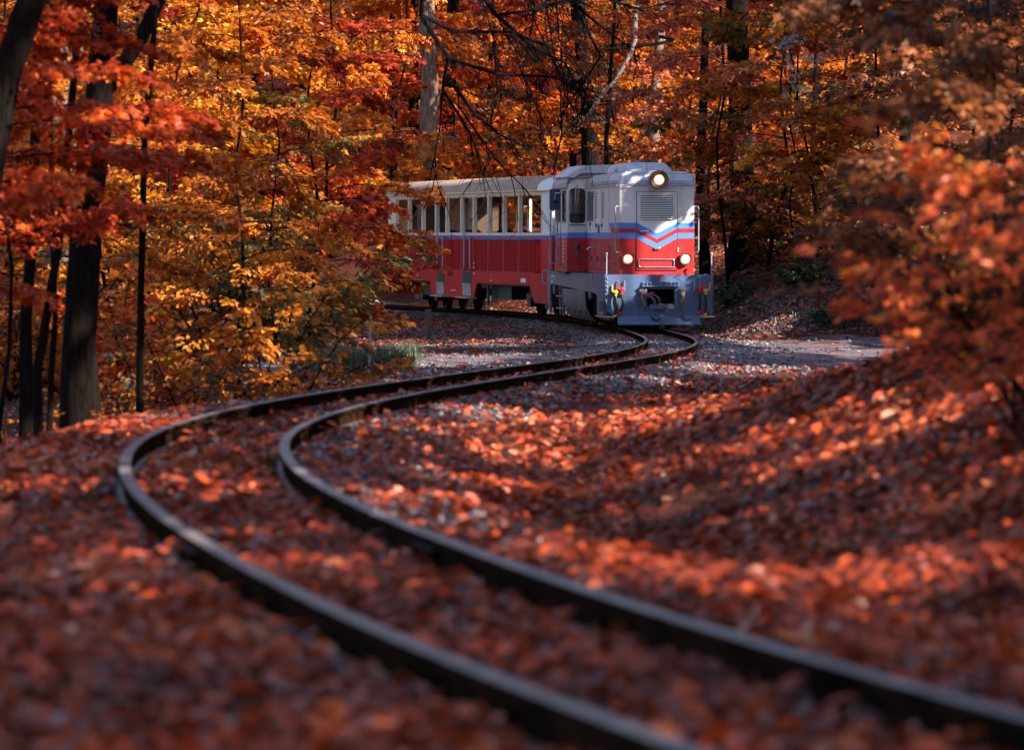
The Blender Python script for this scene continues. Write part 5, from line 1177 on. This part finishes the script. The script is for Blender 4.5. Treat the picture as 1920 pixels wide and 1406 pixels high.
def reg_bank(n):
    Y = 74+g.random(n)*30; t = 1.3+g.random(n)*9; return xc(Y)+t, Y
scatter_litter('leaf_litter', 'fallen leaves covering the bank right of the train', 34000, reg_bank, .10, lambda X,Y: np.clip(.75+.7*vnoise(X*.9,Y*.9),.1,1), T_RHOMB, .04, pal='litter_brown')
def reg_left(n):
    Y = 72+g.random(n)*24; t = -1.2-g.random(n)*6; return xc(Y)+t, Y
scatter_litter('leaf_litter', 'fallen leaves below the coach around the wooden post', 14000, reg_left, .085, lambda X,Y: np.clip(.55+.7*vnoise(X*.9,Y*.9),.1,1), T_RHOMB, .03, pal='litter_brown')
# ballast stones
def stones(name, label, n, region, size, dens):
    X, Y = region(n); keep = g.random(len(X)) < dens(X, Y); X, Y = X[keep], Y[keep]
    t = (X-xc(Y))/np.sqrt(1+dxc(Y)**2); on = np.abs(np.abs(t)-.405) < .08; X, Y = X[~on], Y[~on]; m = len(X)
    P = np.array([(1,0,0),(-1,0,0),(0,1,0),(0,-1,0),(0,0,1),(0,0,-1)],float); Fo = np.array([(0,2,4),(2,1,4),(1,3,4),(3,0,4),(2,0,5),(1,2,5),(3,1,5),(0,3,5)])
    B = P[None]*g.uniform(.55,1.15,(m,6,1)) + g.normal(0,.18,(m,6,3)); a = g.random(m)*6.28; c, s = np.cos(a), np.sin(a)
    B = np.stack([B[...,0]*c[:,None]-B[...,1]*s[:,None], B[...,0]*s[:,None]+B[...,1]*c[:,None], B[...,2]*.7],-1)
    sz = size*g.uniform(.5,1.3,m); V = B*sz[:,None,None]*.5 + np.stack([X,Y,H(X,Y)+.012+sz*.12],1)[:,None,:]
    T = np.repeat(np.stack([g.random(m)]*3,1),6,0); Fc = (Fo[None]+(np.arange(m)*6)[:,None,None]).reshape(-1,3)
    o = link(name, np_mesh(name, V.reshape(-1,3), Fc, T), M['stone']); tag(o, label, 'ballast', None, 'stuff')
def s_bed(n):
    Y = 6+g.random(n)**1.2*100; t = g.normal(0,.95,n); return xc(Y)+t, Y
def d_bed(X, Y):
    t = X-xc(Y); k = np.where(np.abs(t)<1.5, .9, .35); k = np.where(Y<26, np.where((t>.5)&(t<1.4)&(Y>14), .8, .14), k); return k*np.where(on_path(X,Y)&(np.abs(t)>1.2), .35, 1)
def s_clear(n):
    Y = 42+g.random(n)*46; t = -1-g.random(n)**1.4*5.5; return xc(Y)+t, Y
def s_ditch(n):
    Y = 38+g.random(n)*34; t = .9+g.random(n)**1.3*3.5; return xc(Y)+t, Y
def s_cut(n):
    Y = 75+g.random(n)*24; t = 1.2+g.random(n)*2.2; return xc(Y)+t, Y
stones('gravel', 'grey track ballast around the rails', 30000, s_bed, .05, d_bed)
stones('gravel', 'pale gravel of the clearing left of the line', 26000, s_clear, .055, lambda X,Y: np.where(on_path(X,Y),.3,.8)*np.ones_like(X))
stones('gravel', 'dark stones on the shoulder by the dirt path', 9000, s_ditch, .065, lambda X,Y: np.where(on_path(X,Y)&(X-xc(Y)>1.9),.05,.9)*np.ones_like(X))
stones('gravel', 'broken stone on the cut bank behind the train', 9000, s_cut, .07, lambda X,Y: .8*np.ones_like(X))
# grass tufts by the clearing
def grass(label, spots_, nb, h):
    Vs = []; Fs = []; Ts = []; off = 0
    for (x, d, rad) in spots_:
        X0 = px(x,d); k = nb; r = rad*np.sqrt(g.random(k)); a = g.random(k)*6.28; X = X0+r*np.cos(a); Y = d+r*np.sin(a)*1.5; Z = H(X,Y)
        b = np.stack([X,Y,Z],1); th = g.random(k)*6.28; out = np.stack([np.cos(th),np.sin(th),np.zeros(k)],1); hh = h*g.uniform(.5,1.2,(k,1)); w = np.cross(out,[0,0,1.])*.006
        m1 = b+out*hh*.2+np.array([0,0,1.])*hh*.65; tip = b+out*hh*g.uniform(.4,.9,(k,1))+np.array([0,0,1.])*hh*g.uniform(.55,1,(k,1))
        V = np.stack([b-w,b+w,m1+w*.8,m1-w*.8,tip],1); Fc = np.array([(0,1,2),(0,2,3),(3,2,4)]); Vs.append(V.reshape(-1,3)); Fs.append((Fc[None]+(np.arange(k)*5)[:,None,None]).reshape(-1,3)+off); off += k*5
        Ts.append(np.repeat(g.random((k,3)),5,0))
    o = link('grass', np_mesh('grass', np.concatenate(Vs), np.concatenate(Fs), np.concatenate(Ts)), LEAF['grass']); tag(o, label, 'grass', None, 'stuff')
grass('green grass tufts at the edge of the clearing left of the rails', [(725+g.normal(0,8),50+g.normal(0,.5),.14) for _ in range(7)]+[(762+g.normal(0,12),53.5+g.normal(0,.7),.15) for _ in range(7)]+[(632+g.normal(0,18),47+g.normal(0,.6),.14) for _ in range(9)]+[(690+g.normal(0,14),49+g.normal(0,.5),.12) for _ in range(6)], 70, .36)
grass('sparse grass along the bank foot beside the dirt path', [(1480,77,.5),(1520,77,.5),(1560,76.5,.5),(1400,82,.5),(1440,81,.5),(1600,76,.4),(1380,86,.5)], 70, .20)

# ------------------------------------------------------------------ posts
def post(name, label, x, d, ztop, w, mat, tilt=0.):
    X = px(x,d); Z = float(H(X,d)); r = empty(name, (X,d,Z), (0,tilt,.3)); tag(r, label, 'post')
    MB().box(-w,w,-w,w,-.2,ztop-Z).build('shaft', M[mat], r, bevel=w*.2); return r
pp = post('wooden_post', 'short weathered wooden post below the coach wheels', 803, 79., pz(582,79.), .055, 'post')
MB().box(-.058,.058,-.058,.058,pz(582,79.)-pp.location.z+.001,pz(580,79.)-pp.location.z).build('cap', M['post'], pp)
ps = post('marker_stake', 'thin pale stake in the grass beside the outer rail', 692, 46., pz(590,46.), .012, 'stake', .03)
MB().box(-.0135,.0135,-.0135,.0135,.25,.36).build('band', M['mirror'], ps)
pk = post('marker_stake', 'thin bluish stake standing among the blurred bushes', 1722, 40., pz(425,40.), .010, 'stake', -.03)
MB().box(-.0115,.0115,-.0115,.0115,1.2,1.32).build('band', M['mirror'], pk)
